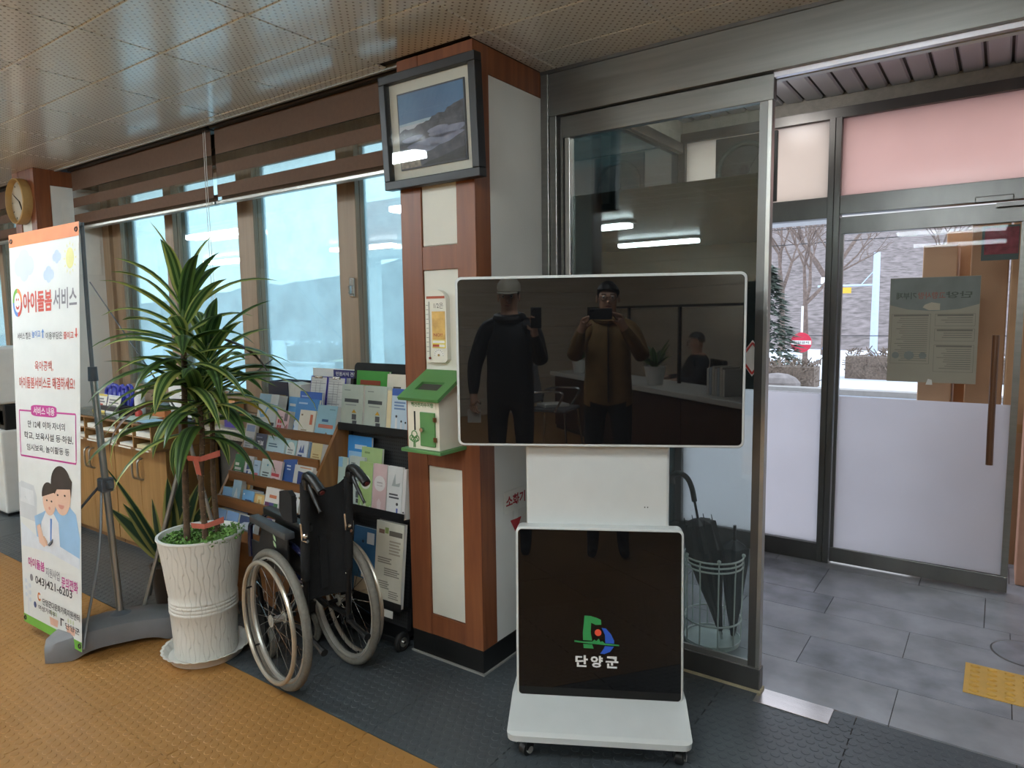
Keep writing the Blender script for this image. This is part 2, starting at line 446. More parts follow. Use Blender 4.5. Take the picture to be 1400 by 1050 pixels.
# ---- fluorescent ceiling lamps (real light of the room)
def emis(name, col, s):
    m, nt, out = newmat(name); e = N(nt, 'Emission'); e.inputs[0].default_value = (*col, 1); e.inputs[1].default_value = s
    nt.links.new(e.outputs[0], out.inputs[0]); return m
m_lamp = emis('lamp diffuser glow', (.84, .95, 1.0), LAMP_STRENGTH)
lamp_names = {(-7.6, .33): 'by the far windows', (-7.6, -1.95): 'over the far hall', (-7.6, -4.1): 'by the far back wall', (-4.1, .33): 'over the aisle', (-4.1, -1.95): 'over the waiting area', (-4.1, -4.1): 'by the rear wall',
              (-.6, .33): 'above the photographer', (-.6, -1.95): 'over the counter', (-.6, -4.1): 'behind the counter', (2.4, -1.95): 'at the right end of the counter', (-11.1, -1.95): 'at the far left end of the hall'}
for (x, y), s in lamp_names.items():
    lp = thing('ceiling_lamp', 'long white fluorescent ceiling lamp '+s, 'lamp', (x, y, CEIL), group='fluorescent ceiling lamps')
    MB().box((-.63, -.10, -.03), (.63, .10, .0), bev=.006).build('housing', m_white, lp)
    MB().box((-.60, -.075, -.085), (.60, .075, -.0305), bev=.012).build('diffuser', m_lamp, lp)

# ---- pillars
def pillar(name, label, x0, x1, y0, y1, z1=CEIL):
    p = struct(name, label, 'pillar')
    MB().box((x0+.012, y0+.012, 0), (x1-.012, y1, z1)).build('core', m_white_panel, p)
    MB().box((x0, y0, .008), (x1, y1, .106), bev=.002).build('black_base', m_black_base, p)
    MB().box((x0-.006, y0-.006, 0), (x1+.006, y1, .008)).build('floor_bead', M('grey sealant', '8c8a85', .7), p)
    W = x1-x0; a = .115*W/.4; bR = .095*W/.4
    def wd(a_, b_, nm): MB().box(a_, b_, bev=.0015).build(nm, m_trim, p)
    wd((x0, y0-.001, .106), (x0+a, y0+.014, z1), 'stile'); wd((x1-bR, y0-.001, .106), (x1, y0+.014, z1), 'stile')
    for za, zb in ((.106, .198), (.86, 1.02), (1.685, 1.781), (2.36, z1)):
        wd((x0+a, y0+.001, za), (x1-bR, y0+.013, zb), 'rail')
    for s, xa, xb in ((1, x1-.012, x1), (-1, x0, x0+.012)):
        wd((xa, y0+.014, .106), (xb, y0+.098, z1), 'stile')
        wd((xa, y0+.098, 2.438), (xb, y1, z1), 'rail')
    for xa in (x0+a+.002, ):
        for za, zb in ((.2, .858), (1.022, 1.683), (1.783, 2.358)):
            MB().box((x0+a+.003, y0+.006, za+.002), (x1-bR-.003, y0+.012, zb-.002)).build('panel', m_white_panel, p)
    for xa, xb in ((x1-.012, x1-.002), (x0+.002, x0+.012)):
        MB().box((xa, y0+.1, .107), (xb, y1, 2.436)).build('panel', m_white_wall, p)
    return p
pillar('pillar', 'square white pillar framed in red brown wood beside the entrance', PX0, PX1, PY0, WALL)
pillar('pillar', 'far square pillar framed in red brown wood behind the banner', QX0, QX1, QY0, WIN+.1)

# ---- walls
m_lowwall = M('grey lower wall', '5b5650', .8, var=.1)
wl = struct('wall_window', 'low wall with stone sill under the office windows', 'wall')
MB().box((-13, WIN, 0), (PX0, 2.66, .76)).build('wall_body', m_lowwall, wl)
MB().box((-13, WIN, CEIL-.06), (PX0, 2.66, CEIL+.4)).build('lintel', m_dark, wl)
m_sill = M('speckled granite sill', 'a79f90', .35, var=.3, scale=160, var2='cbc5b8')
MB().box((QX1, 2.345, .765), (PX0, WIN+.02, .83), bev=.006).build('sill', m_sill, wl)
MB().box((-13, 2.345, .765), (QX0, WIN+.02, .83), bev=.006).build('sill', m_sill, wl)
m_back = wood('beige panel siding', 'c0b29e', 'd0c3b0', .6, (.06, 1, 1), 22)
wb = struct('wall_back', 'beige horizontal siding wall behind the service counter', 'wall')
for k in range(10):
    MB().box((-13, -5.6-.012*(k % 2), k*.26+.002), (3.4, -5.5, k*.26+.258)).build('siding_board', m_back, wb)
MB().box((-13, -5.75, 0), (3.4, -5.6, 2.9)).build('wall_body', m_white_wall, wb)
wr = struct('wall_right', 'plain white side wall of the office', 'wall')
MB().box((3.3, -5.6, 0), (3.45, 5.4, 2.9)).build('wall_body', m_white_wall, wr)
wf = struct('wall_left', 'plain white far end wall of the hall', 'wall')
MB().box((-13.15, -5.6, 0), (-13, 2.66, 2.9)).build('wall_body', m_white_wall, wf)

# ---- office windows: tan inner sashes, pale outer sashes
m_tan = wood('tan window frame', '86705a', '98826a', .45, (1, 1, .05), 30)
m_tan_d = M('dark tan window frame', '75624f', .5, var=.1)
m_pale = M('pale outer window frame', 'a9b9bb', .45, var=.06)
m_gin = glass('inner window glass', (.93, .97, .97), refl=1.0)
m_gout = glass('blue tinted outer glass', (.74, .90, .925), haze=.42, hazecol=(.72, .90, .93), refl=.6)
def window(name, label, x0, x1, bounds, wide):
    wn = struct(name, label, 'window')
    zb, zt = .83, CEIL-.06
    f = MB()
    for k, (za, zz, yy) in enumerate(((.83, .875, WIN-.055), (.877, .92, WIN-.035), (.922, .975, WIN-.015))):
        MB().box((x0, yy, za), (x1, WIN+.16, zz), bev=.003).build('sill_rail', m_tan, wn)
    MB().box((x0, WIN-.02, zt-.06), (x1, WIN+.16, zt)).build('head_rail', m_tan, wn)
    for xa, xb in ((x0, x0+.10), (x1-.05, x1)):
        MB().box((xa, WIN-.02, .975), (xb, WIN+.16, zt-.06), bev=.003).build('jamb', m_tan, wn)
    MB().box((x0+.10, WIN+.01, .975), (x0+.125, WIN+.03, zt-.06)).build('track', m_alu, wn)
    n = len(bounds)-1
    for k in range(n):
        xa, xb = bounds[k], bounds[k+1]
        yo = WIN+.005+.032*(k % 2)
        sa = MB()
        wl_, wr_ = wide[k], wide[k+1]
        s = MB().box((xa-wl_/2, yo, .975), (xa+wl_/2, yo+.03, zt-.06), bev=.003).box((xb-wr_/2, yo, .975), (xb+wr_/2, yo+.03, zt-.06), bev=.003)
        s.box((xa+wl_/2, yo+.003, .975), (xb-wr_/2, yo+.027, 1.03)).box((xa+wl_/2, yo+.003, zt-.11), (xb-wr_/2, yo+.027, zt-.06))
        so = s.build('sash', m_tan if k % 2 else m_tan, wn)
        MB().box((xa+wl_/2-.004, yo+.012, 1.026), (xb-wr_/2+.004, yo+.016, zt-.106)).build('pane', m_gin, so)
        # outer sash behind
        ox = -.10
        s = MB().box((xa+ox-.0, WIN+.125, .975), (xa+ox+.095, WIN+.155, zt-.06), bev=.004).box((xb+ox-.055, WIN+.10, .975), (xb+ox+.005, WIN+.13, zt-.06), bev=.004)
        s.box((xa+ox+.09, WIN+.128, .975), (xb+ox-.05, WIN+.152, 1.02))
        s.box((xa+ox+.040, WIN+.118, .975), (xa+ox+.046, WIN+.126, zt-.06))
        so = s.build('outer_sash', m_pale, wn)
        MB().box((xa+ox+.085, WIN+.138, 1.015), (xb+ox-.0, WIN+.142, zt-.06)).build('outer_pane', m_gout, so)
    return wn
W1 = window('window_1', 'row of tan framed sliding office windows behind the plant', QX1, PX0, [-5.30, -4.575, -3.71, -2.82, -2.13], [.12, .10, .16, .14, .06])
W2 = window('window_2', 'far tan framed window left of the clock pillar', -9.2, QX0, [-9.1, -8.3, -7.5, -6.7, -5.87], [.06, .14, .10, .14, .06])
MB().box((-13, WIN, .76), (-9.2, 2.66, CEIL)).build('wall_body', m_white_wall, wl)
# latch hardware on the right meeting stile
MB().box((-2.80, WIN-.012, 1.60), (-2.765, WIN+.006, 1.70), bev=.004).box((-2.79, WIN-.03, 1.615), (-2.775, WIN-.01, 1.66), bev=.003).build('latch', m_chrome, W1)

# ---- zebra blinds
m_bro = M('brown blind fabric', '5e4637', .85, var=.08, scale=40, bump=.2, bscale=300)
def sheer():
    m, nt, out = newmat('sheer blind mesh'); L = nt.links.new
    tr = N(nt, 'BsdfTransparent'); df = N(nt, 'BsdfDiffuse'); tl = N(nt, 'BsdfTranslucent')
    df.inputs[0].default_value = (*lin('7d6a55'), 1); tl.inputs[0].default_value = (*lin('8a775f'), 1)
    wv = N(nt, 'TexWave'); wv.inputs['Scale'].default_value = 120; tcn = N(nt, 'TexCoord'); L(tcn.outputs['Object'], wv.inputs['Vector'])
    a = N(nt, 'MixShader'); a.inputs[0].default_value = .5; L(df.outputs[0], a.inputs[1]); L(tl.outputs[0], a.inputs[2])
    mr = N(nt, 'MapRange'); mr.inputs[3].default_value = .7; mr.inputs[4].default_value = .92; L(wv.outputs['Fac'], mr.inputs[0])
    b = N(nt, 'MixShader'); L(mr.outputs[0], b.inputs[0]); L(a.outputs[0], b.inputs[1]); L(tr.outputs[0], b.inputs[2])
    L(b.outputs[0], out.inputs[0]); return m
m_sheer = sheer()
def blind(label, x0, x1, y):
    bl = thing('zebra_blind', label, 'blind', ((x0+x1)/2, y, 2.15), group='brown zebra blinds')
    h = (x1-x0)/2; z0 = 2.15
    def bx(a, b, nm, mt, **k): MB().box((a[0], a[1], a[2]-z0), (b[0], b[1], b[2]-z0), **k).build(nm, mt, bl)
    bx((-h, -.03, 2.545), (h, .06, 2.63), 'headrail', m_black, bev=.01)
    for za, zb, sh in ((2.412, 2.548, 0), (2.36, 2.412, 1), (2.296, 2.36, 0), (2.245, 2.296, 1), (2.178, 2.245, 0), (2.158, 2.178, 1)):
        bx((-h+.01, -.0012, za), (h-.01, .0012, zb), 'sheer_band' if sh else 'fabric_band', m_sheer if sh else m_bro)
    # rear layer of the loop
    bx((-h+.01, .024, 2.16), (h-.01, .0255, 2.20), 'rear_band', m_bro)
    bx((-h, -.008, 2.138), (h, .030, 2.158), 'bottom_rail', m_alu, bev=.004)
    for q in (0, .018):
        MB().tube([(h-.05+q, -.02, .4), (h-.048+q, -.024, 0), (h-.052+q, -.022, -.55)] if q == 0 else [(h-.05+q, -.02, .4), (h-.046+q, -.024, 0), (h-.04+q, -.022, -.55)], .0016, 6).build('pull_cord', m_paper, bl)
    return bl
blind('brown and sheer striped blind, left one above the potted plant', QX1+.02, -3.665, 2.27)
blind('brown and sheer striped blind, right one beside the framed picture', -3.645, PX0-.02, 2.27)
blind('brown and sheer striped blind at the far window left of clock', -7.6, QX0-.02, 2.27)
# ================================================================ ENTRANCE
m_gdoor = glass('sliding door glass', (.80, .86, .84), haze=.02, refl=1.6)
m_gclear = glass('lobby glass', (.985, .99, .995), refl=.12)
m_frost = frosted('white frosted film', 'ecebef', .06, .25)
m_pink = frosted('frosted glass with pink brick glow', 'f6ddd6', .03, .2, .08)  # pink light from sunlit brick behind, put into the glass colour
m_peach = frosted('frosted glass with peach brick glow', 'f6ebe0', .03, .2, .05)  # paler warm light from behind, likewise tinted into this pane
we = struct('wall_entrance', 'brushed steel header and jambs around the automatic door', 'wall')
MB().box((PX1+.002, WALL-.02, 2.352), (3.3, WALL+.10, CEIL-.012), bev=.002).build('header_panel', m_steel, we)
MB().box((PX1+.002, WALL-.03, CEIL-.014), (3.3, WALL+.10, CEIL+.3)).build('header_top', m_steel_dark, we)
MB().box((PX1+.002, WALL-.028, 0), (PX1+.04, WALL+.05, 2.53), bev=.003).box((PX1+.04, WALL-.018, 0), (PX1+.075, WALL+.05, 2.352), bev=.003).build('jamb', m_steel, we)
MB().box((-.71, WALL+.005, 2.335), (3.3, WALL+.03, 2.352)).build('door_track', M('bright track', 'd9d4d8', .3, .6), we)
MB().box((-.71, WALL+.055, 2.338), (3.3, WALL+.085, 2.352)).build('track_cover', m_white, we)
MB().box((PX1, WALL+.10, 2.352), (3.3, WALL+.12, 3.0)).build('lobby_header', m_white_wall, we)
# sliding leaf
d1 = struct('door_1', 'open sliding glass door leaf in a brushed steel frame', 'door')
X0, X1 = -1.606, -.712; YA, YB = WALL+.004, WALL+.042
MB().box((X0, YA, 2.258), (X1+.004, YB, 2.348), bev=.002).build('top_rail', m_steel, d1)
MB().box((X0, YA-.004, .012), (X1+.004, YB+.004, .10), bev=.003).build('bottom_rail', m_steel_dark, d1)
MB().box((X0, YA, .10), (X0+.012, YB, 2.258)).build('stile', m_steel, d1)
MB().box((X0+.02, YA, .10), (X0+.045, YB, 2.258), bev=.002).build('stile', m_alu, d1)
MB().box((X1-.016, YA, .10), (X1, YB, 2.258), bev=.002).build('stile', m_alu, d1)
MB().box((X1-.046, YA+.004, .10), (X1-.016, YB-.004, 2.258)).build('stile', m_steel_dark, d1)
MB().box((X0+.045, YA, .10), (X1-.046, YA+.012, .122)).build('glazing_bead', m_alu, d1)
MB().box((X0+.04, YA+.015, .11), (X1-.04, YA+.023, 2.265)).build('pane', m_gdoor, d1)
m_film = glass('dark privacy film', (.10, .12, .12), refl=1.8, haze=.2, hazecol=(.16, .19, .19))
MB().box((X0+.046, YA+.0245, 1.20), (X1-.046, YA+.026, 2.01)).build('dark_film', m_film, d1)
MB().prism([(-.05, 0), (0, -.07), (.05, 0), (0, .07)], .0008, (-.768, YA+.013, 1.32)).build('diamond_sticker', M('white sticker', 'dcdad6', .4), d1)
b = MB(); q = [(-.05, 0), (0, -.07), (.05, 0), (0, .07)]
for i in range(4): b.tube([(-.768+q[i][0]*.85, YA+.012, 1.32+q[i][1]*.85), (-.768+q[(i+1) % 4][0]*.85, YA+.012, 1.32+q[(i+1) % 4][1]*.85)], .004, 5)
b.build('sticker_border', M('red print', 'b8332f', .5), d1)
MB().box((-1.66, WALL+.0, 0), (X1+.01, WALL+.05, .012)).build('floor_guide', M('beige sill strip', '9b8f74', .6, var=.2), d1)

# vestibule shell
vs = struct('wall_vestibule', 'steel framed glass front of the entrance lobby', 'wall')
m_plaster = M('rough grey plaster', 'b4b0a6', .9, var=.1, scale=30, bump=.7, bscale=110)
MB().box((-1.80, OUT+.02, 2.60), (3.3, OUT+.2, 3.0)).build('lintel', m_plaster, vs)
def st(a, b, nm, m=m_steel_dark): MB().box(a, b, bev=.002).build(nm, m, vs)
st((-1.76, OUT-.03, 2.565), (3.3, OUT+.05, 2.622), 'head_rail')
st((-1.76, OUT-.03, 0), (-1.69, OUT+.05, 2.565), 'corner_post')
st((-.842, OUT-.035, 0), (-.810, OUT+.05, 2.57), 'mullion'); st((-.808, OUT-.035, 0), (-.776, OUT+.05, 2.57), 'mullion')
st((-1.69, OUT-.03, 2.02), (-.842, OUT+.05, 2.138), 'transom'); st((-.776, OUT-.03, 2.035), (3.3, OUT+.05, 2.138), 'transom')
st((-1.69, OUT-.03, 0), (-.842, OUT+.04, .108), 'bottom_rail')
MB().box((-1.69, OUT, 2.138), (-.842, OUT+.008, 2.565)).build('transom_pane', m_peach, vs)
MB().box((-.776, OUT, 2.138), (.98, OUT+.008, 2.565)).build('transom_pane', m_pink, vs)
st((.98, OUT-.03, 0), (1.05, OUT+.05, 2.57), 'mullion')
MB().box((1.05, OUT, .1), (3.3, OUT+.008, 2.565)).build('side_pane', m_frost, vs)
MB().box((-1.69, OUT, 1.005), (-.842, OUT+.008, 2.02)).build('fixed_pane', m_gclear, vs)
MB().box((-1.69, OUT, .108), (-.842, OUT+.008, 1.013)).build('frosted_pane', m_frost, vs)
# lobby side wall of dark glass
m_dteal = glass('dark teal side glass', (.06, .11, .115), haze=.16, hazecol=(.14, .24, .25), refl=1.3)
sw = struct('wall_lobby_side', 'dark teal glass side of the entrance lobby', 'wall')
MB().box((-1.745, 2.69, 0), (-1.735, OUT, 2.50)).build('side_pane', m_dteal, sw)
MB().box((-1.77, 2.69, 2.50), (-1.70, OUT-.03, 2.56), bev=.003).build('top_rail', m_steel_dark, sw)
MB().box((-1.77, 2.69, 2.56), (-1.72, OUT, 2.75)).build('upper_panel', m_plaster, sw)
MB().box((-1.77, 2.69, 0), (-1.70, OUT-.03, .1), bev=.003).build('bottom_rail', m_steel_dark, sw)
# lobby ceiling slats
m_slat = M('grey metal slat', 'cfd0d6', .3, .2, var=.06, scale=6, stretch=(1, .2, 1))
cv = struct('ceiling_lobby', 'grey metal slat ceiling of the entrance lobby', 'ceiling')
MB().box((-1.80, 2.69, 2.715), (3.3, OUT+.05, 2.8)).build('backing', m_black, cv)
me = None; x = -1.75
while x < 3.2:
    if me is None:
        o = MB().add([(0.004, 0, .012), (.012, 0, 0), (.093, 0, 0), (.101, 0, .012), (.004, OUT-2.68, .012), (.012, OUT-2.68, 0), (.093, OUT-2.68, 0), (.101, OUT-2.68, .012)],
                     [(1, 0, 4, 5), (2, 1, 5, 6), (3, 2, 6, 7), (0, 1, 2, 3), (7, 6, 5, 4)]).build('ceiling_slat', m_slat, cv, loc=(x, 2.69, 2.70)); me = o.data
    else: link('ceiling_slat', me, cv, (x, 2.69, 2.70))
    x += .1085
ld = thing('lobby_lamp', 'round frosted dome lamp on the lobby slat ceiling', 'lamp', (-1.13, 3.72, 2.70))
MB().lathe([(.135, -.012), (.14, 0), (.14, .0)], 36).build('base', m_white, ld, smooth=True)
MB().lathe([(.0, -.075), (.05, -.070), (.095, -.052), (.12, -.03), (.128, -.012)], 36, caps=(False, False)).build('dome', emis('added dome glow', (1.0, .97, .95), 18.0), ld, smooth=True)  # real fixture looks unlit; this glow is added to brighten the lobby
# outer swing leaf
d2 = struct('door_2', 'glass swing door with frosted lower half and wooden handle', 'door')
LX0, LX1 = -.772, .088
MB().box((LX0, OUT-.02, 1.925), (LX1, OUT+.025, 2.02), bev=.002).build('top_rail', m_steel_dark, d2)
MB().box((LX0, OUT-.02, .012), (LX1, OUT+.025, .096), bev=.002).build('bottom_rail', m_steel_dark, d2)
MB().box((LX0, OUT-.012, .096), (LX0+.018, OUT+.018, 1.925)).build('stile', m_steel_dark, d2)
MB().box((LX1-.03, OUT-.012, .096), (LX1, OUT+.018, 1.925)).build('stile', m_steel, d2)
MB().box((LX0+.016, OUT, .09), (LX1-.028, OUT+.008, 1.93)).build('pane', m_gclear, d2)
MB().box((LX0+.019, OUT-.002, .097), (LX1-.031, OUT-.0005, 1.0)).build('frosted_film', m_frost, d2)
MB().tube(smoothpts([(-.018, OUT-.06, .69), (-.02, OUT-.06, .9), (-.02, OUT-.06, 1.15), (-.02, OUT-.06, 1.36)]), .0165, 12).build('handle', wood('brown handle wood', '5b3a22', '7a4e2c', .4), d2, smooth=True)
for z in (.80, 1.25): MB().cyl((-.02, OUT-.06, z), (-.02, OUT, z), .009).build('handle_mount', m_chrome, d2, smooth=True)
MB().box((-.14, OUT-.05, 2.03), (.02, OUT-.02, 2.06), bev=.004).box((-.05, OUT-.065, 2.0), (.25, OUT-.05, 2.02)).build('door_closer', m_steel_dark, d2)
# poster seen from its back
m_pback = M('poster back', 'a39d8d', .7, var=.05, scale=6)
m_prt = M('faded teal print', '7f8580', .7, var=.12, scale=8)
m_gtx = M('faded grey print', '77746a', .7)
po = thing('door_poster', 'sun faded greyish poster stuck on the glass swing door, lettering reversed', 'poster', (-.302, OUT-.004, 1.10))
MB().box((-.208, -.0012, 0), (.205, 0, .566)).build('sheet', m_pback, po)
MB().prism([(-.206, .42), (-.12, .395), (0, .385), (.12, .395), (.204, .42), (.204, .564), (-.206, .564)], .0003, (0, -.0013, 0)).build('header_print', m_prt, po)
lettering('단양', .055, .452, .17, .487, M('dark faded print', '5a6058', .7), po, -.0026, mirror=True, bold=.02)
lettering('고향사랑', -.075, .45, .052, .487, M('faded red print', '9a6a60', .7), po, -.0026, mirror=True, bold=.02)
lettering('기부제', -.175, .45, -.08, .487, M('dark faded print', '5a6058', .7), po, -.0026, mirror=True, bold=.02)
MB().prism([(-.05, .405), (-.02, .39), (.03, .39), (.03, .425), (-.01, .432), (-.04, .42)], .0003, (0, -.0017, 0)).build('hand_print', M('pale print', 'b9b09c', .7), po)
def frame_print(x0, z0, x1, z1):
    b = MB(); t = .0015
    b.box((x0, -.0017, z0), (x1, -.0013, z0+t)).box((x0, -.0017, z1-t), (x1, -.0013, z1)).box((x0, -.0017, z0), (x0+t, -.0013, z1)).box((x1-t, -.0017, z0), (x1, -.0013, z1))
    b.box((x0+.01, -.0018, z1-.012), (x1-.01, -.0013, z1-.003))
    z = z1-.024
    while z > z0+.012:
        b.box((x0+.012+random.random()*.05, -.0017, z), (x1-.012, -.0013, z+.003)); z -= .0115
    b.build('printed_box', m_gtx, po)
frame_print(-.195, .10, -.01, .37); frame_print(.01, .305, .19, .37); frame_print(.01, .225, .19, .29); frame_print(.01, .06, .19, .205)
for k, x in enumerate((-.17, -.105, -.04)): MB().cyl((x, -.0018, .145), (x, -.0013, .145), .024 if k == 1 else .018, n=16).build('printed_picture', m_prt, po)
MB().prism([(-.02, -.012), (.012, -.012), (.008, .015), (-.01, .02)], .0006, (.0, -.003, .0)).build('tape', m_paper, po)
# red notice on the same leaf
rn = thing('red_notice', 'dark red notice with green edge at top of glass swing door', 'notice', (-.004, OUT+.0105, 1.74))
MB().box((-.1, -.001, 0), (.058, .0015, .175)).build('sheet', M('dark green notice edge', '4a5651', .6), rn)
MB().box((-.088, -.0016, .03), (.055, -.001, .165)).build('red_print', M('dark red print', '85353d', .6, var=.35, scale=26), rn)
# ventilation fan in the left transom
vfn = thing('ventilation_fan', 'dark square ventilation fan set in the lobby transom window', 'fan', (-1.31, OUT-.005, 2.145))
MB().box((-.185, -.02, 0), (.185, -.0005, .41), bev=.004).build('mount_panel', M('dark panel', '2b302e', .5), vfn)
MB().torus((0, -.03, .2), (0, 1, 0), .16, .016, 36, 8).build('ring', M('green grey plastic', '3b4a44', .5), vfn, smooth=True)
for k in range(5):
    a = k*2*PI/5
    MB().prism([(0, -.02), (.13, -.055), (.15, .0), (.13, .05), (0, .02)], .004, (0, -.028, .2), (math.cos(a), 0, math.sin(a)), (-math.sin(a), 0.15, math.cos(a))).build('blade', M('dark blade', '333b38', .4), vfn)
MB().cyl((0, -.045, .2), (0, -.02, .2), .03, n=16).build('hub', m_black, vfn)
rs = MB().cyl((-1.255, OUT-.004, 1.605), (-1.255, OUT-.0005, 1.605), .10, n=32).build('round_sign', [M('round grey sign', '8f9390', .5)], None)
tag(rs, 'round grey sign on the lobby glass peeping out behind the sliding door', 'sign')

fm = thing('floor_cover', 'faint round metal cover set in the granite lobby floor', 'cover', (.16, 3.60, 0))
MB().cyl((0, 0, 0), (0, 0, .0015), .125, n=48).build('plate', m_gran2, fm); MB().torus((0, 0, .001), (0, 0, 1), .13, .004, 48, 6, squash=.4).build('ring', m_steel_dark, fm, smooth=True)
# ---- umbrella stand in the lobby
us = thing('umbrella_stand', 'white wire umbrella stand behind the sliding glass door', 'umbrella stand', (-1.015, 2.98, 0))
m_wire = M('white coated wire', 'd5d8d6', .35, var=.03)
R = .128
for z, r in ((.405, 1.02), (.383, 1.0), (.362, 1.0), (.115, .98), (.02, .96)):
    MB().torus((0, 0, z), (0, 0, 1), R*r, .0042, 36, 6).build('ring', m_wire, us, smooth=True)
for k in range(10):
    a = 2*PI*k/10+.2; c, s = math.cos(a), math.sin(a)
    MB().tube([(c*R*1.0, s*R*1.0, .405), (c*R*1.03, s*R*1.03, .38), (c*R, s*R, .33), (c*R*.97, s*R*.97, .015)], .0036, 6).build('wire', m_wire, us, smooth=True)
for k in range(5):
    a = 2*PI*k/5+.2; MB().sphere((math.cos(a)*R*1.02, math.sin(a)*R*1.02, .415), .009, 10, 6).build('knob', m_wire, us, smooth=True)
MB().lathe([(R*.95, 0), (R*.96, .012), (R*.9, .012)], 32).build('base_tray', M('white tray', 'cfd6d3', .4), us, smooth=True)
m_umb = M('black umbrella cloth', '1d1f22', .6, var=.2, scale=30)
um = thing('umbrella', 'closed black umbrella leaning in the white wire stand', 'umbrella', (-1.0, 2.98, .016))
ax = Vector((-.115, -.02, .56)).normalized(); base = Vector((.03, 0, .0))
e1 = ax.orthogonal().normalized(); e2 = ax.cross(e1)
vs_ = []; n = 32; prof = [(.0, .010), (.12, .028), (.25, .05), (.38, .07), (.50, .062), (.52, .02)]
b = MB()
for d, r in prof:
    for i in range(n):
        t = 2*PI*i/n; rr = r*(1+.22*math.cos(8*t+d*6))
        vs_.append(base+ax*(d+.04)+(e1*math.cos(t)+e2*math.sin(t))*rr)
b.add(vs_, [(i*n+j, i*n+(j+1) % n, (i+1)*n+(j+1) % n, (i+1)*n+j) for i in range(len(prof)-1) for j in range(n)]+[tuple(range(n-1, -1, -1)), tuple(range((len(prof)-1)*n, len(prof)*n))])
b.build('canopy', m_umb, um, smooth=True)
MB().cyl(base, base+ax*.05, .005, .009).build('ferrule', m_chrome, um)
MB().cyl(base+ax*.5, base+ax*.66, .006).build('shaft', m_blackmetal, um)
hp = [base+ax*.64, base+ax*.70, base+ax*.745+Vector((-.012, 0, 0)), base+ax*.765+Vector((-.045, 0, 0)), base+ax*.745+Vector((-.085, 0, 0)), base+ax*.71+Vector((-.09, 0, 0))]
MB().tube(smoothpts(hp), .0125, 10).build('hook_handle', m_black, um, smooth=True)
for k in range(8):
    a = 2*PI*k/8; p = base+ax*.53+(e1*math.cos(a)+e2*math.sin(a))*.066
    MB().cyl(p, p+ax*.035, .003, .002, 6).build('rib_tip', m_black, um)
bn = thing('umbrella', 'second folded dark umbrella at the back of the wire stand', 'umbrella', (-.94, 3.04, .016))
MB().lathe([(.008, 0), (.03, .15), (.052, .35), (.055, .42), (.015, .45)], 16, wob=lambda r, z, t: r*(1+.2*math.cos(6*t))).build('canopy', M('charcoal umbrella cloth', '2a2d33', .6), bn, smooth=True)
MB().cyl((0, 0, .44), (0, 0, .52), .007).build('shaft', m_blackmetal, bn)
# ================================================================ DISPLAY KIOSK
KN = Vector((-.479, .878, 0)); KW = Vector((.878, .479, 0))
kp = KN*2.35+KW*.012
ki = thing('display_kiosk', 'white rolling digital signage kiosk with wide black screen above a black panel', 'kiosk', (kp.x, kp.y, 0), math.atan2(.479, .878))
m_kwhite = M('kiosk white enamel', 'c6c8c6', .30, var=.02, coat=.3)
def blackglass(name, ior):
    m, nt, out = newmat(name); L = nt.links.new
    p = N(nt, 'BsdfPrincipled'); L(p.outputs[0], out.inputs[0])
    nz = N(nt, 'TexNoise'); nz.inputs['Scale'].default_value = 3
    rp = N(nt, 'ValToRGB'); rp.color_ramp.elements[0].color = (.004, .004, .0045, 1); rp.color_ramp.elements[1].color = (.006, .006, .0065, 1)
    L(nz.outputs['Fac'], rp.inputs[0]); L(rp.outputs[0], p.inputs['Base Color'])
    p.inputs['Roughness'].default_value = .015; p.inputs['IOR'].default_value = ior
    return m
m_bg = blackglass('black screen glass', 1.75); m_ba = blackglass('black acrylic panel', 1.42)
def slab(x0, z0, x1, z1, y0, y1, r, name, mat, parent, n=6, bev=.003):
    """rounded-corner slab in the XZ plane between y0 (front) and y1"""
    P = rrect(x0, z0, x1, z1, r, n); k = len(P); cx, cz = (x0+x1)/2, (z0+z1)/2
    Q = rrect(x0+bev, z0+bev, x1-bev, z1-bev, max(r-bev, .001), n)
    vs = [(x, y0, z) for x, z in Q]+[(x, y0+bev, z) for x, z in P]+[(x, y1-bev, z) for x, z in P]+[(x, y1, z) for x, z in Q]
    fs = [tuple(range(k)), tuple(range(4*k-1, 3*k-1, -1))]
    for l in range(3): fs += [(l*k+i, (l+1)*k+i, (l+1)*k+(i+1) % k, l*k+(i+1) % k) for i in range(k)]
    fs = [fs[0], fs[1]]+[tuple(f) for f in fs[2:]]
    return MB().add(vs, fs).build(name, mat, parent, smooth=True, angle=30)
tv = slab(-.489, 1.040, .489, 1.629, .0, .075, .022, 'screen_housing', m_kwhite, ki)
slab(-.480, 1.049, .480, 1.620, -.0015, .004, .015, 'screen_glass', m_bg, tv, bev=.001)
MB().box((-.255, .055, .70), (.25, .135, 1.10), bev=.01).build('column', m_kwhite, ki)
for x in (.165, .175): MB().cyl((x, .053, .815), (x, .056, .815), .0022, n=8).build('screw', m_black, ki)
# lower panel, tilted slightly forward at its foot
lp = slab(-.289, .0, .295, .612, .0, .06, .02, 'lower_housing', m_kwhite, ki)
lp.location = (0, -.030, .140); lp.rotation_euler = (math.radians(-3.0), 0, 0)
slab(-.281, .006, .287, .604, -.0015, .004, .014, 'panel_glass', m_ba, lp, bev=.001)
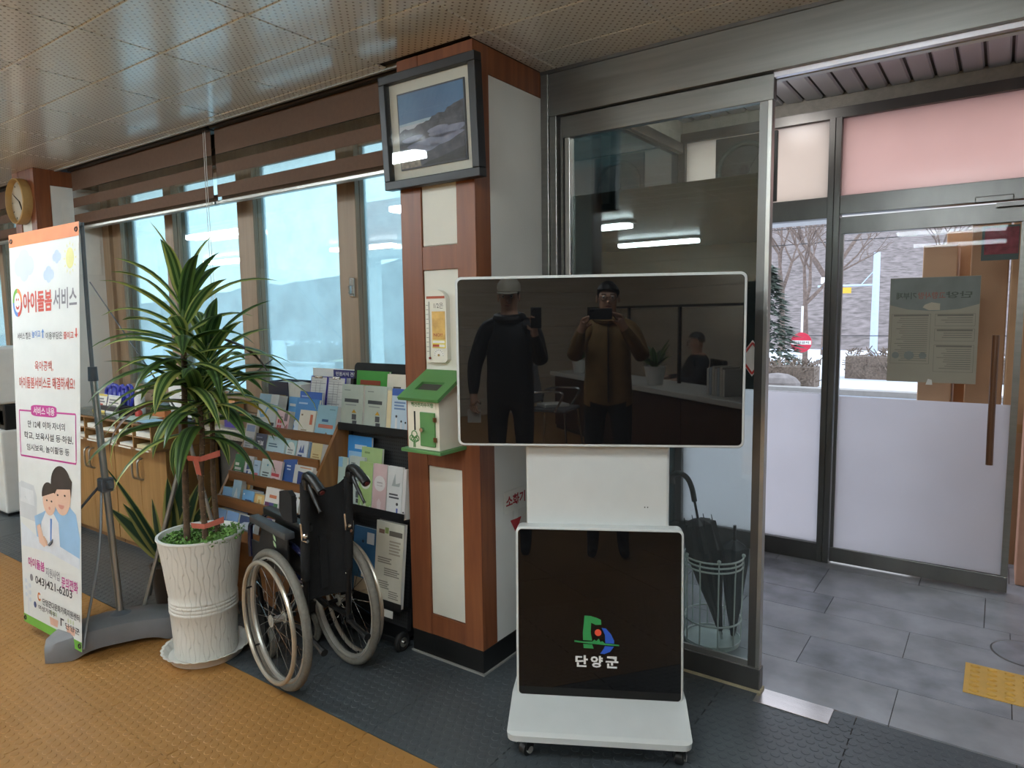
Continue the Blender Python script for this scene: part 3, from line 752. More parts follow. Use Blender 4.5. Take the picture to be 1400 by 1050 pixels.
# emblem
gx = lambda px: (px-500)/1050*.298-.005+.0
EM = lambda pts: [((px-500)*.000284-.003, (620-py)*.000284+.178) for px, py in pts]
m_egreen = M('emblem green', '2f8a4c', .4, var=.03); m_eblue = M('emblem blue', '2a56b8', .4, var=.03); m_ered = M('emblem red', 'e0533a', .4, var=.03)
m_ewhite = M('emblem white', 'd8d6d4', .4, var=.02)
def em(pts, m, nm): MB().prism(EM(pts)[::-1] if False else EM(pts), .0006, (0, -.0022, 0)).build(nm, m, lp)
em([(345, 188), (420, 190), (500, 212), (548, 235), (552, 295), (480, 298), (428, 275), (422, 400), (440, 500), (327, 498), (325, 400), (338, 280)], m_egreen, 'emblem_stroke')
em([(330, 545), (440, 548), (457, 600), (335, 598)], m_egreen, 'emblem_stroke')
em([(220, 503), (330, 515), (445, 512), (465, 487), (490, 505), (522, 472), (540, 515), (565, 502), (595, 530), (770, 540), (770, 556), (590, 550), (220, 525)], m_egreen, 'emblem_line')
em([(555, 335), (610, 342), (670, 410), (708, 490), (708, 527), (602, 525), (596, 420)], m_eblue, 'emblem_wave')
em([(596, 562), (708, 565), (660, 632), (590, 664), (538, 662), (580, 600)], m_eblue, 'emblem_wave')
ce_ = EM([(512, 397)])[0]
MB().cyl((ce_[0], -.0028, ce_[1]), (ce_[0], -.0018, ce_[1]), .0118, n=24).build('emblem_sun', m_ered, lp)
for ch, a, b_2 in (('단', 232, 385), ('양', 420, 570), ('군', 605, 760)):
    (xa, zb), (xb, za) = EM([(a, 840)])[0], EM([(b_2, 690)])[0]
    lettering(ch, xa, zb-.0, xb, za, m_ewhite, lp, -.0026, bold=.035)
# wedge foot
b = MB(); P = [(-.205, .078), (-.205, .098), (-.19, .106), (-.02, .150), (.24, .150), (.25, .14), (.25, .078)]
vs = []
Wd = .305
for x, ins in ((-Wd, 0), (Wd, 0)):
    pass
def foot():
    bm = bmesh.new()
    vv = [[bm.verts.new((sx_*(Wd if y < .0 else .297), y, z)) for y, z in P] for sx_ in (-1, 1)]
    k = len(P)
    bm.faces.new(vv[0][::-1]); bm.faces.new(vv[1])
    for i in range(k): bm.faces.new((vv[0][i], vv[0][(i+1) % k], vv[1][(i+1) % k], vv[1][i]))
    bmesh.ops.recalc_face_normals(bm, faces=bm.faces)
    ed = [e for e in bm.edges if abs(e.verts[0].co.y-e.verts[1].co.y) < 1e-4 and e.verts[0].co.y < -.2 and abs(e.verts[0].co.x-e.verts[1].co.x) < 1e-4]
    bmesh.ops.bevel(bm, geom=ed, offset=.03, segments=5, affect='EDGES', profile=.5)
    me = bpy.data.meshes.new('foot'); bm.to_mesh(me); bm.free(); me.materials.append(m_kwhite)
    return link('foot', me, ki)
foot()
m_ctyre = M('caster grey', 'a9a7a0', .4)
def caster(x, y, rz):
    c = MB().box((-.022, -.02, .068), (.022, .02, .079), bev=.002).cyl((0, 0, .055), (0, 0, .07), .012).build('caster', m_black, ki)
    c.location = (x, y, 0); c.rotation_euler = (0, 0, rz)
    MB().prism([(-.016, .028), (.0, .02), (.016, .03), (.018, .062), (-.018, .062)], .004, (-.0, -.017, 0)).prism([(-.016, .028), (.0, .02), (.016, .03), (.018, .062), (-.018, .062)], .004, (0, .021, 0)).build('fork', m_black, c)
    MB().cyl((0, -.012, .024), (0, .012, .024), .0238, n=20).build('wheel', m_black, c, smooth=True)
    MB().cyl((0, -.0225, .024), (0, -.014, .024), .012, n=14).build('hub', m_ctyre, c)
caster(-.245, -.15, .9); caster(.27, -.15, 1.3); caster(-.245, .19, .2); caster(.27, .19, .5)
# ================================================================ THINGS ON THE PILLARS
# ---- framed photograph, leaning forward from its hook
pf = thing('framed_picture', 'mountain ridge photograph in a black frame high on the pillar', 'picture', (-1.872, PY0-.012, 2.02))
pf.rotation_euler = (math.radians(3), 0, 0)
pm = M('black frame wood', '141416', .45, var=.2); mat_ = M('cream mat board', 'c6c5b8', .7, var=.04)
FW, FH, FT = .251, .448, .045
for a, b_2 in (((-FW, -FT, 0), (FW, 0, .034)), ((-FW, -FT, FH-.034), (FW, 0, FH)), ((-FW, -FT, .034), (-FW+.034, 0, FH-.034)), ((FW-.034, -FT, .034), (FW, 0, FH-.034))):
    MB().box(a, b_2, bev=.003).build('frame_bar', pm, pf)
MB().box((-FW+.03, -.016, .03), (FW-.03, -.004, FH-.03)).build('mat_board', mat_, pf)
# the print: sky, far cloud sea, ridges, mist, foreground rocks (flat shapes)
px0, px1, pz0, pz1 = -.165, .175, .078, .365
MB().box((px0-.006, -.0225, pz0-.006), (px1+.006, -.0165, pz1+.006)).build('print_edge', M('slate print edge', '3c4148', .5), pf)
def pshape(pts, m, lay, nm):
    MB().prism([(px0+(px1-px0)*u, pz0+(pz1-pz0)*v) for u, v in pts], .0003, (0, -.0224-lay*.0004, 0)).build(nm, m, pf)
pshape([(0, 0), (1, 0), (1, 1), (0, 1)], M('deep blue sky print', '2f4f7c', .4, var=.25, scale=2.5, var2='5a86ac'), 0, 'sky_print')
pshape([(0, .25), (1, .5), (1, .55), (.75, .62), (.4, .62), (0, .60)], M('pale horizon print', '8fa6b4', .4, var=.15), 1, 'horizon_print')
pshape([(0, .2), (1, .2), (1, .58), (.8, .60), (.6, .585), (.3, .575), (0, .57)], M('white cloud sea print', 'a9b0b8', .4, var=.1), 2, 'cloud_print')
r = random.Random(5)
ridge = [(0, 0), (1, 0), (1, .74)]
for i in range(22):
    u = 1-i/21; ridge.append((u, .50+.25*u**1.3+r.uniform(-.02, .025)))
pshape(ridge, M('dark ridge print', '3a3f49', .5, var=.35, scale=30, var2='565b66'), 3, 'ridge_print')
for k, (u, v, a, h) in enumerate(((.55, .30, .42, .07), (.75, .40, .28, .06), (.35, .22, .3, .05), (.6, .44, .15, .05), (.2, .38, .16, .04))):
    pts = [(min(1, max(0, u+a*math.cos(t)*(1+.15*math.sin(3*t)))), min(1, max(0, v+h*math.sin(t)+.10*math.cos(t)*a))) for t in [2*PI*i/24 for i in range(24)]]
    pshape(pts, M('mist print', '79809a', .5, var=.2, scale=25, var2='8e94a8'), 4, 'mist_print')
pshape([(0, 0), (.32, 0), (.30, .10), (.24, .17), (.2, .22), (.1, .24), (.05, .2), (0, .16)], M('rock print', '8b8478', .5, var=.5, scale=60), 5, 'rock_print')
pshape([(.32, 0), (1, 0), (1, .17), (.8, .12), (.6, .07), (.45, .05)], M('dark foot print', '2c2f36', .5, var=.4, scale=30), 5, 'slope_print')
MB().box((-FW+.03, -.034, .03), (FW-.03, -.032, FH-.03)).build('glass', glass('picture glass', (.97, .97, .97), refl=.7), pf)

# ---- wall thermometer
th = thing('wall_thermometer', 'white plastic wall thermometer with yellow print on the pillar', 'thermometer', (-1.893, PY0+.005, 1.305))
ht = .298; wd_ = .058
prof = [(-wd_, 0.012), (-wd_+.012, 0), (wd_-.012, 0), (wd_, .012), (wd_-.002, ht-.04)]
prof += [((wd_-.002)*math.cos(t), ht-.045+.045*math.sin(t)) for t in [PI*i/12 for i in range(1, 12)]]+[(-wd_+.002, ht-.04)]
MB().prism(prof, .024, (0, .001, 0)).build('body', M('ivory plastic', 'd9d6c8', .3, var=.03, coat=.3), th)
MB().box((-.048, -.0245, .262), (.05, -.0232, .272)).build('red_band', M('brown red print', 'a2492c', .4), th)
MB().box((-.02, -.0245, .095), (.05, -.0232, .21)).build('picture_print', M('amber picture print', 'd2a255', .4, var=.35, scale=18, var2='e0b766'), th)
MB().box((-.02, -.0246, .06), (.05, -.0233, .094)).build('yellow_print', M('yellow print', 'd6c23e', .4), th)
for z in (.080, .064): MB().box((-.017, -.0254, z), (.047, -.0243, z+.011)).build('table_print', m_paper, th)
MB().box((-.017, -.0262, .065), (.018, -.0252, .075)).build('table_print', MATS['brown red print'], th)
lettering('NO!!', -.012, .107, .036, .121, MATS['brown red print'], th, -.0252, bold=.02)
lettering('1/2은', -.008, .222, .042, .245, m_black, th, -.0242, bold=.0)
MB().tube([(-.034, -.026, .02), (-.034, -.026, .25)], .0022, 8).build('tube', M('thermometer tube', 'b9b6ad', .2), th, smooth=True)
MB().sphere((-.034, -.026, .018), .0055, 10, 8).build('bulb', M('red bulb', '7c1f1c', .3), th, smooth=True)
b = MB()
for i in range(11): b.box((-.052, -.0245, .045+i*.019), (-.040, -.0236, .0465+i*.019))
b.build('scale_marks', m_black, th)
MB().prism([(.03*math.cos(t)+.014, .028+.028*math.sin(t)) for t in [PI*i/14 for i in range(15)]], .001, (0, -.0234, 0)).build('humidity_dial', m_paper, th)
b = MB()
for i in range(9):
    t = PI*i/8; b.tube([(.014+.02*math.cos(t), -.0248, .03+.019*math.sin(t)), (.014+.026*math.cos(t), -.0248, .03+.024*math.sin(t))], .0008, 4)
b.build('dial_marks', m_black, th); MB().sphere((.014, -.026, .031), .005, 8, 6).build('dial_knob', M('ochre knob', 'a8894f', .4), th)

# ---- collection box
cbx = thing('collection_box', 'cream and green wooden collection box mounted on the pillar', 'collection box', (-1.862, PY0, .952))
m_cream = M('cream painted wood', 'd9d2bf', .55, var=.05, scale=12, bump=.05); m_grn = M('green painted wood', '54824a', .5, var=.06, scale=10)
hw, dp = .084, .142
MB().box((-hw-.022, -dp-.022, 0), (hw+.022, -.001, .014), bev=.002).build('base_board', m_grn, cbx)
MB().prism([(-dp, .014), (-.002, .014), (-.002, .30), (-dp, .222)], 2*hw, (-hw, 0, 0), (0, 1, 0), (0, 0, 1)).build('body', m_cream, cbx)
# sloping lid with slot: four boards around the opening
sl = math.atan2(.078, dp-.002)
lid = link('lid', None, cbx); lid.location = (0, -dp-.028, .214); lid.rotation_euler = (sl, 0, 0)
Ld = .205
bpy.data.objects.remove(lid)
b = MB()
for a, c in (((-.108, 0, 0), (.108, .06, .014)), ((-.108, .115, 0), (.108, Ld, .014)), ((-.108, .06, 0), (-.06, .115, .014)), ((.06, .06, 0), (.108, .115, .014))): b.box(a, c)
b.xf(Matrix.Translation((0, -dp-.028, .210)) @ Matrix.Rotation(sl, 4, 'X')).build('lid', m_grn, cbx)
b = MB().box((-.06, .06, .001), (.06, .115, .003)); b.xf(Matrix.Translation((0, -dp-.028, .210)) @ Matrix.Rotation(sl, 4, 'X')).build('slot_bottom', M('dark slot', '3c3a33', .8), cbx)
dr_ = MB().box((-.012, -dp-.008, .028), (.066, -dp, .165), bev=.002).build('door', m_grn, cbx)
for z in (.05, .13): MB().box((.060, -dp-.011, z), (.078, -dp-.0085, z+.018)).cyl((.067, -dp-.011, z), (.067, -dp-.011, z+.018), .003).build('hinge', M('rusty brass', '6a4a2e', .4, .7), dr_)
MB().cyl((0.004, -dp-.02, .095), (.004, -dp-.008, .095), .009, n=14).build('lock', m_chrome, dr_, smooth=True)
MB().box((-.050, -dp-.001, .088), (-.042, -dp+.002, .165)).build('side_slot', m_dark, cbx)
MB().box((-.072, -dp-.003, .178), (.068, -dp-.0002, .207)).build('name_plate', m_cream, cbx)
lettering('폐건전지수거함', -.062, .184, .058, .203, m_grn, cbx, -dp-.0036, bold=.03)
b = MB()
for (x, z, r_) in ((-.05, .07, .015), (-.064, .055, .011), (-.036, .055, .011), (-.056, .05, .010), (-.044, .05, .010)): b.torus((x, -dp-.001, z), (0, 1, 0), r_, .0022, 20, 5)
b.tube([(-.053, -dp-.001, .042), (-.054, -dp-.001, .018)], .0022, 5).tube([(-.047, -dp-.001, .042), (-.046, -dp-.001, .018)], .0022, 5)
b.build('tree_motif', m_grn, cbx)

# ---- fire extinguisher sign on the pillar's side
m_redt = M('sign red', 'a8242a', .5, var=.05)
fs_ = thing('fire_sign', 'small white fire extinguisher sign with red letters and arrow on pillar side', 'sign', (PX1+.0005, 2.30, .56))
RX = Matrix.Rotation(PI/2, 4, 'Z')
b = MB().box((0, -.0022, .09), (.165, -.0002, .185)); b.xf(RX).build('plate', m_paper, fs_)
lettering('소화기', .012, .115, .155, .165, m_redt, fs_, -.0030, bold=.03, ax=RX)
b = MB().prism([(.045, .052), (.085, -.01), (.125, .052)], .002, (0, -.0002, 0)); b.xf(RX).build('arrow', m_redt, fs_)
b = MB().box((.07, -.002, .052), (.10, -.0002, .09)); b.xf(RX).build('arrow_tail', m_paper, fs_)

# ---- wall clock on the far pillar
ck = thing('wall_clock', 'round light wood wall clock high on the far pillar', 'clock', (-5.645, QY0-.002, 2.33))
m_lw = wood('light clock wood', 'a5834f', 'b8945e', .45, (1, 1, 1), 12)
RY = Matrix.Rotation(PI/2, 4, 'X')
b = MB().lathe([(.155, 0), (.158, .02), (.155, .058), (.148, .062), (.143, .055), (.143, .02)], 48, caps=(True, False)); b.xf(RY).build('case', m_lw, ck, smooth=True)
b = MB().lathe([(.1435, .018), (.1435, .024)], 48); b.xf(RY).build('dial', M('beige clock dial', 'aa9f8a', .6, var=.06), ck)
b = MB()
for i in range(12):
    t = 2*PI*i/12; b.tube([(.118*math.cos(t), -.0252, .118*math.sin(t)), (.132*math.cos(t), -.0252, .132*math.sin(t))], .002, 4)
b.build('hour_marks', m_black, ck)
for ang, l, w_ in ((-60, .07, .004), (150, .10, .003)):
    t = math.radians(ang); MB().tube([(0, -.028, 0), (l*math.cos(t), -.028, l*math.sin(t))], w_, 5).build('hand', m_black, ck)
# paper sheet on the far pillar
ps = MB().box((QX1+.0005, 2.20, 1.83), (QX1+.0025, 2.44, 2.35)).build('paper_sheet', m_paper, None)
tag(ps, 'blank white paper sheet taped to side of the far pillar', 'paper')
# ================================================================ BANNER AND STAND
bn_ = thing('banner_stand', 'tall printed banner on a grey pole with a grey plastic foot', 'banner', (-3.33, 1.43, 0))
BO = Vector((-3.33, 1.43, 0))
TLc, TRc, BLc, BRc = Vector((-3.917, 1.339, 1.909)), Vector((-3.323, 1.405, 1.931)), Vector((-3.80, 1.226, .05)), Vector((-3.208, 1.236, .055))
def bpt(u, v, off=0.0):
    p = BLc.lerp(BRc, u).lerp(TLc.lerp(TRc, u), v)
    nrm = (BRc-BLc).cross(TLc-BLc).normalized()      # towards the room
    return p+nrm*off-BO
m_ban = M('banner vinyl', 'd3d6d4', .5, var=.02)
b = MB(); nu, nv = 4, 12
for lay in (0, 1):
    for j in range(nv+1):
        for i in range(nu+1): b.v.append(tuple(bpt(i/nu, j/nv, -.0006 if lay else .0006)))
k = (nu+1)*(nv+1)
for j in range(nv):
    for i in range(nu):
        q = (j*(nu+1)+i, j*(nu+1)+i+1, (j+1)*(nu+1)+i+1, (j+1)*(nu+1)+i)
        b.f += [q, tuple(x+k for x in q[::-1])]; b.mi += [0, 0]
sheet = b.build('banner_sheet', m_ban, bn_)
def bshape(pts, m, nm='banner_print', off=.0012, parent=None):
    P = [bpt(u, v, off) for u, v in pts]
    return MB().add(P, [tuple(range(len(P)))]).build(nm, m, sheet)
def btext(s, u0, v0, u1, v1, m, bold=.01, off=.0016):
    o = lettering(s, u0, v0, u1, v1, m, sheet, 0, bold=bold)
    if o is None: return
    for v in o.data.vertices: v.co = bpt(v.co.x, v.co.z, off)
    return o
def bell(u, v, ru, rv, n=24, a0=0, a1=360): return [(u+ru*math.cos(math.radians(a0+(a1-a0)*i/n)), v+rv*math.sin(math.radians(a0+(a1-a0)*i/n))) for i in range(n+(0 if a1-a0 >= 360 else 1))]
A = .6/1.86                                            # width / height
m_bor = M('banner orange', 'd77f4c', .5); m_bgr = M('banner green', '6aa53c', .5); m_bred = M('banner red', 'c0483a', .5); m_bgy = M('banner grey', '7c7a80', .5)
m_bmg = M('banner magenta', 'b8358a', .5); m_bdk = M('banner dark', '3c3a40', .5); m_bbl = M('banner blue', '5a86c8', .5); m_bcl = M('banner cloud', 'c2cad2', .5, var=.02); m_bcl2 = M('banner cloud blue', 'b2c3da', .5); m_bsun = M('banner sun', 'd8d48e', .5)
bshape([(0, .967), (1, .967), (1, 1), (0, 1)], m_bor, 'top_band'); bshape([(0, 0), (1, 0), (1, .022), (0, .022)], m_bgr, 'bottom_band')
for (u, v, s, m) in ((.22, .915, 1.0, m_bcl), (.70, .925, .4, m_bcl2), (.58, .885, .5, m_bcl2)):
    for du, dv, r_ in ((-.08, 0, .07), (0, .012, .09), (.08, 0, .07), (.0, -.012, .075)): bshape(bell(u+du*s, v+dv*s, r_*s, r_*s*A*1.1, 16), m, 'cloud_print')
bshape(bell(.88, .918, .055, .055*A*1.4), m_bsun, 'sun_print')
for i in range(12):
    t = 2*PI*i/12; c, s = math.cos(t), math.sin(t)
    bshape([(.88+.07*c-.006*s, .918+(.07*s+.006*c)*A*1.4), (.88+.07*c+.006*s, .918+(.07*s-.006*c)*A*1.4), (.88+.09*c, .918+.09*s*A*1.4)], m_bsun, 'sun_ray')
# logo and heading
for i, m in enumerate((m_bor, m_bgr, m_bbl, m_bred)):
    o = [(.10+.075*math.cos(t), .825+.075*A*1.5*math.sin(t)) for t in [2*PI*(i+j/6)/4 for j in range(7)]]; q = [(.10+.052*math.cos(t), .825+.052*A*1.5*math.sin(t)) for t in [2*PI*(i+j/6)/4 for j in range(7)]]
    bshape(o+q[::-1], m, 'logo_ring')
bshape(bell(.10, .82, .03, .03*A*1.3, 12, 200, 340)+bell(.10, .822, .022, .022*A*1.2, 12, 340, 200)[::-1][::-1], m_bred, 'logo_smile')
for u in (.085, .115): bshape(bell(u, .833, .008, .008*A*1.4, 10), m_bred, 'logo_eye')
btext('아이돌봄', .19, .797, .62, .850, m_bred, .03); btext('서비스', .64, .800, .97, .850, m_bgy, .02)
btext('서비스 질은', .08, .731, .29, .748, m_bdk); btext('높이고', .31, .734, .44, .752, m_bbl, .02)
btext('이용부담은', .52, .728, .76, .746, m_bdk); btext('줄이고', .78, .727, .92, .745, m_bred, .02)
for u, d, m in ((.475, 1, m_bbl), (.955, -1, m_bred)):
    bshape([(u-.008, .742-.010*d), (u+.008, .742-.010*d), (u+.008, .742+.004*d), (u+.022, .742+.004*d), (u, .742+.013*d), (u-.022, .742+.004*d), (u-.008, .742+.004*d)][::d], m, 'arrow_print')
btext('육아공백,', .34, .650, .62, .676, m_bred, .01); btext('아이돌봄서비스로 해결하세요!', .08, .607, .93, .636, m_bred, .01)
# magenta box
fr = .006
for q in ([(.07, .548), (.93, .548), (.93, .552), (.07, .552)], [(.07, .432), (.93, .432), (.93, .436), (.07, .436)], [(.055, .44), (.068, .44), (.068, .545), (.055, .545)], [(.932, .44), (.945, .44), (.945, .545), (.932, .545)]): bshape(q, m_bmg, 'box_print')
for (u, v, a0) in ((.075, .545, 90), (.925, .545, 0), (.075, .439, 180), (.925, .439, 270)):
    bshape(bell(u, v, .02, .0075, 8, a0, a0+90)+bell(u, v, .008, .0035, 8, a0, a0+90)[::-1], m_bmg, 'box_print')
bshape([(a*.40+.26, b_2*.028+.538) for a, b_2 in rrect(0, 0, 1, 1, .22)], m_bmg, 'title_pill', .0016)
btext('서비스 내용', .30, .542, .63, .562, m_ewhite, .02, .0022)
btext('만 12세', .20, .508, .40, .526, m_bdk); btext('이하 자녀의', .44, .508, .78, .526, m_bdk); btext('학교, 보육시설 등·하원,', .13, .478, .90, .497, m_bdk); btext('임시보육, 놀이활동 등', .17, .449, .84, .467, m_bdk)
# printed photograph: sofa, parent in blue shirt, baby (generic flat shapes)
m_sk = M('print skin', 'd7b29c', .5, var=.05); m_hr = M('print dark hair', '2e2826', .5, var=.2); m_sb = M('print blue shirt', '8fb6d8', .5, var=.08, scale=8); m_so = M('print pale sofa', 'bfc4c8', .5, var=.04); m_bw = M('print baby white', 'cfd3d8', .5); m_bc = M('print pale cloth', 'cdd4dc', .5)
bshape([(.0, .275), (.30, .270), (.31, .335), (.26, .362), (.05, .368), (0, .36)], m_so, 'sofa_print'); bshape([(.02, .315), (.27, .31), (.25, .348), (.04, .352)], M('print sofa cushion', 'cdd1d4', .5), 'sofa_print', .0016)
bshape([(.30, .22), (.98, .20), (.99, .26), (.93, .315), (.80, .335), (.62, .33), (.40, .30), (.26, .285)], m_sb, 'shirt_print', .0014)
bshape([(.02, .20), (.5, .205), (.98, .19), (.98, .215), (.6, .232), (.3, .235), (.02, .26)], m_bc, 'cloth_print', .002)
bshape([(.36, .225), (.68, .225), (.66, .285), (.56, .31), (.46, .305), (.38, .275)], m_bw, 'baby_suit_print', .0022)
bshape(bell(.52, .333, .105, .036), m_sk, 'baby_face_print', .0026); bshape(bell(.51, .345, .108, .033, 20, 20, 190), m_hr, 'baby_hair_print', .0029)
bshape(bell(.72, .355, .135, .050), m_sk, 'face_print', .0020); bshape(bell(.705, .378, .155, .045, 20, -8, 200), m_hr, 'hair_print', .0023)
bshape([(.56, .385), (.60, .35), (.72, .39), (.84, .385), (.86, .35), (.88, .39), (.78, .415), (.62, .412)], m_hr, 'hair_print', .0025)
for u, v in ((.66, .352), (.77, .354), (.485, .333), (.56, .333)): bshape(bell(u, v, .014, .0025, 10), m_hr, 'eye_print', .0034)
bshape(bell(.715, .330, .045, .010, 14, 180, 360), M('print smile', 'c98a7c', .5), 'mouth_print', .0034); bshape(bell(.525, .315, .015, .004, 10), MATS['print smile'], 'mouth_print', .0034)
bshape([(.30, .262), (.36, .270), (.42, .235), (.46, .222), (.42, .214), (.34, .222)], m_sk, 'hand_print', .003)
for k in range(3): bshape([(.40+.02*k, .240-.004*k), (.43+.02*k, .242-.004*k), (.48, .222), (.46, .219)], M('print finger', 'cda58d', .5), 'finger_print', .0033)
bshape([(.52, .225), (.54, .225), (.56, .29), (.53, .29)], m_bbl, 'baby_trim_print', .0026)
# contact lines
btext('아이돌봄', .12, .151, .41, .176, m_bmg, .02); btext('지원사업', .43, .143, .66, .166, m_bgy, .01); btext('문의전화', .69, .131, .95, .158, m_bmg, .02)
btext('043)421-6203', .24, .108, .86, .134, m_bdk, .015); bshape(bell(.17, .124, .028, .009), m_bgy, 'phone_print')
btext('단양군다문화가족지원센터', .36, .067, .97, .084, m_bdk, .015); btext('여성가족부', .28, .050, .58, .063, m_bdk, .01); btext('단양군', .74, .036, .97, .051, m_bdk, .015)
bshape(bell(.30, .083, .03, .011, 16, 40, 330)+bell(.30, .083, .015, .006, 16, 330, 40), m_bor, 'emblem_print'); bshape(bell(.22, .058, .024, .008), M('print navy', '3b4a78', .5), 'emblem_print'); bshape([(.66, .037), (.68, .037), (.68, .052), (.72, .052), (.72, .056), (.66, .056)], m_bdk, 'emblem_print')
for u, v, s in ((.10, .05, 1), ):
    bshape([(u-.006, .026), (u+.006, .026), (u+.004, .11), (u-.004, .11)], m_bcl, 'tree_print')
    for k in range(6): bshape(bell(u+(-1)**k*.035, .065+k*.009, .022, .006, 10), m_bcl, 'tree_print')
m_bpot = M('print pot', 'd6ab98', .5)
for u in (.55, .83):
    bshape([(u-.06, .028), (u+.06, .028), (u+.075, .046), (u-.075, .046)][::1], m_bpot, 'pot_print', .0015)
    for k in (-1, 0, 1): bshape(bell(u+k*.04, .058, .012, .006, 8), m_bcl2 if False else M('print sprout', 'b9c2a0', .5), 'sprout_print')
# stand
m_gp = M('grey stand plastic', '6f6f72', .5, var=.08, scale=12, bump=.1, bscale=150); m_gpd = M('dark grey stand plastic', '5b5f66', .45)
def loc(p): return Vector(p)-BO
b = MB(); 
# foot: long rounded bar tapering to rounded ends, arched below in the middle
fd = Vector((-.42, -.92, 0)).normalized(); fs2 = Vector((-fd.y, fd.x, 0)); fc = Vector((-3.29, 1.445, 0))-BO
secs = []
for i in range(25):
    s = -1+2*i/24; wv = .105*(1-abs(s)**6*.35); ztop = .132-.045*s*s-.02*max(0, abs(s)-.85)/.15; zbot = .0 if abs(s) > .62 else .035*(1-(abs(s)/.62)**4)
    secs.append((s*.30, wv, ztop, zbot))
vs = []; n = 10
for d, wv, zt, zb in secs:
    for (a, z) in ((-1, zb), (-1, zt*.55), (-.86, zt*.88), (-.6, zt), (.6, zt), (.86, zt*.88), (1, zt*.55), (1, zb)):
        vs.append(fc+fd*d+fs2*a*wv+Vector((0, 0, z)))
k = 8
b.add(vs, [(i*k+j, i*k+(j+1) % k, (i+1)*k+(j+1) % k, (i+1)*k+j) for i in range(24) for j in range(k)]+[tuple(range(k-1, -1, -1)), tuple(range(24*k, 25*k))])
bm = bmesh.new(); me = bpy.data.meshes.new('foot'); me.from_pydata(b.v, [], b.f); bm.from_mesh(me); bmesh.ops.recalc_face_normals(bm, faces=bm.faces); bm.to_mesh(me); bm.free()
me.materials.append(m_gp); me.polygons.foreach_set('use_smooth', [True]*len(me.polygons)); me.set_sharp_from_angle(angle=math.radians(35))
foot_ = link('foot', me, bn_)
b = MB().lathe([(.045, .0), (.045, .006), (.03, .012), (.02, .02)], 20, c=loc((-3.305, 1.449, .125))); b.build('socket', m_gpd, foot_, smooth=True)
P0, P1, P2, P3 = [loc(p) for p in ((-3.305, 1.449, .12), (-3.342, 1.449, .735), (-3.395, 1.445, 1.25), (-3.345, 1.425, 1.93))]
MB().tube([P0, P0.lerp(P2, .5), P2], .0155, 14).build('pole', m_alu, bn_, smooth=True)
MB().tube(smoothpts([P2-Vector((0, 0, .05)), P2+Vector((-.004, 0, .25)), P3]), [.009]*13, 10).build('upper_pole', M('grey pole', '7d7f83', .4, .4), bn_, smooth=True)
MB().cyl(P2-Vector((0, 0, .03)), P2+Vector((0, 0, .035)), .021, .019, 14).build('collar', m_gpd, bn_, smooth=True)
j = P0.lerp(P2, .55)
MB().box(j+Vector((-.028, -.028, -.035)), j+Vector((.028, .028, .03)), bev=.008).prism([(0, -.03), (.055, -.012), (.05, .012), (0, .03)], .02, j+Vector((0, .01, 0))).build('clamp', m_gpd, bn_)
MB().tube([j+Vector((-.02, -.02, -.01)), loc(BRc+Vector((-.3, .015, .42)))], .006, 8).build('arm', m_gpd, bn_)
MB().tube(smoothpts([j+Vector((0, -.02, -.02)), loc((-3.29, 1.37, .45)), loc((-3.25, 1.28, .15)), loc(BRc+Vector((0, .008, .01)))]), .006, 8).build('arm', M('grey rod', '85878a', .4, .4), bn_, smooth=True)
MB().tube([loc(TLc+Vector((0, .012, -.02))), loc(TRc+Vector((0, .012, -.02)))], .005, 8).build('cross_rod', m_gpd, bn_)
for p in ((.035, .983), (.965, .983), (.03, .012), (.97, .012)):
    c = bpt(p[0], p[1], .001); MB().torus(c, (0.1, -1, .1), .009, .0035, 16, 6).build('eyelet', M('dark eyelet', '3a3430', .3, .8), bn_, smooth=True)

# ================================================================ POTTED DRACAENA
PC = Vector((-2.845, 1.60, 0))
pt = thing('potted_dracaena', 'tall striped dracaena with three canes in a white tapered pot', 'potted plant', PC)
def potmat():
    m, nt, out = newmat('white textured pot'); L = nt.links.new
    p = N(nt, 'BsdfPrincipled'); L(p.outputs[0], out.inputs[0]); p.inputs['Roughness'].default_value = .4
    tcn = N(nt, 'TexCoord'); sp = N(nt, 'SeparateXYZ'); L(tcn.outputs['Object'], sp.inputs[0])
    def mth(op, a, b=None, c=None):
        n = N(nt, 'Math', operation=op)
        for i, v in enumerate((a, b, c)):
            if v is None: continue
            if isinstance(v, (int, float)): n.inputs[i].default_value = v
            else: L(v, n.inputs[i])
        return n.outputs[0]
    an = mth('ARCTAN2', sp.outputs['Y'], sp.outputs['X'])
    wob = mth('SINE', mth('MULTIPLY_ADD', sp.outputs['Z'], 55.0, mth('MULTIPLY', mth('SINE', mth('MULTIPLY', an, 13.0)), 2.6)))
    wob2 = mth('SINE', mth('MULTIPLY_ADD', sp.outputs['Z'], 23.0, mth('MULTIPLY', an, 5.0)))
    v = mth('ADD', mth('MULTIPLY_ADD', an, 46/6.2832, 100.0), mth('MULTIPLY_ADD', wob, .20, mth('MULTIPLY', wob2, .16)))
    ds = mth('ABSOLUTE', mth('SUBTRACT', mth('FRACT', v), .5))
    mr = N(nt, 'MapRange'); mr.inputs[1].default_value = .0; mr.inputs[2].default_value = .11; L(ds, mr.inputs[0])
    rp = N(nt, 'ValToRGB'); rp.color_ramp.elements[0].color = (*lin('c2bfb6'), 1); rp.color_ramp.elements[1].color = (*lin('d9d7d0'), 1); rp.color_ramp.elements[1].position = .6
    L(mr.outputs[0], rp.inputs[0]); L(rp.outputs[0], p.inputs['Base Color'])
    b = N(nt, 'Bump'); b.inputs['Strength'].default_value = .6; b.inputs['Distance'].default_value = .004; L(mr.outputs[0], b.inputs['Height']); L(b.outputs[0], p.inputs['Normal'])
    return m
m_pot = potmat()
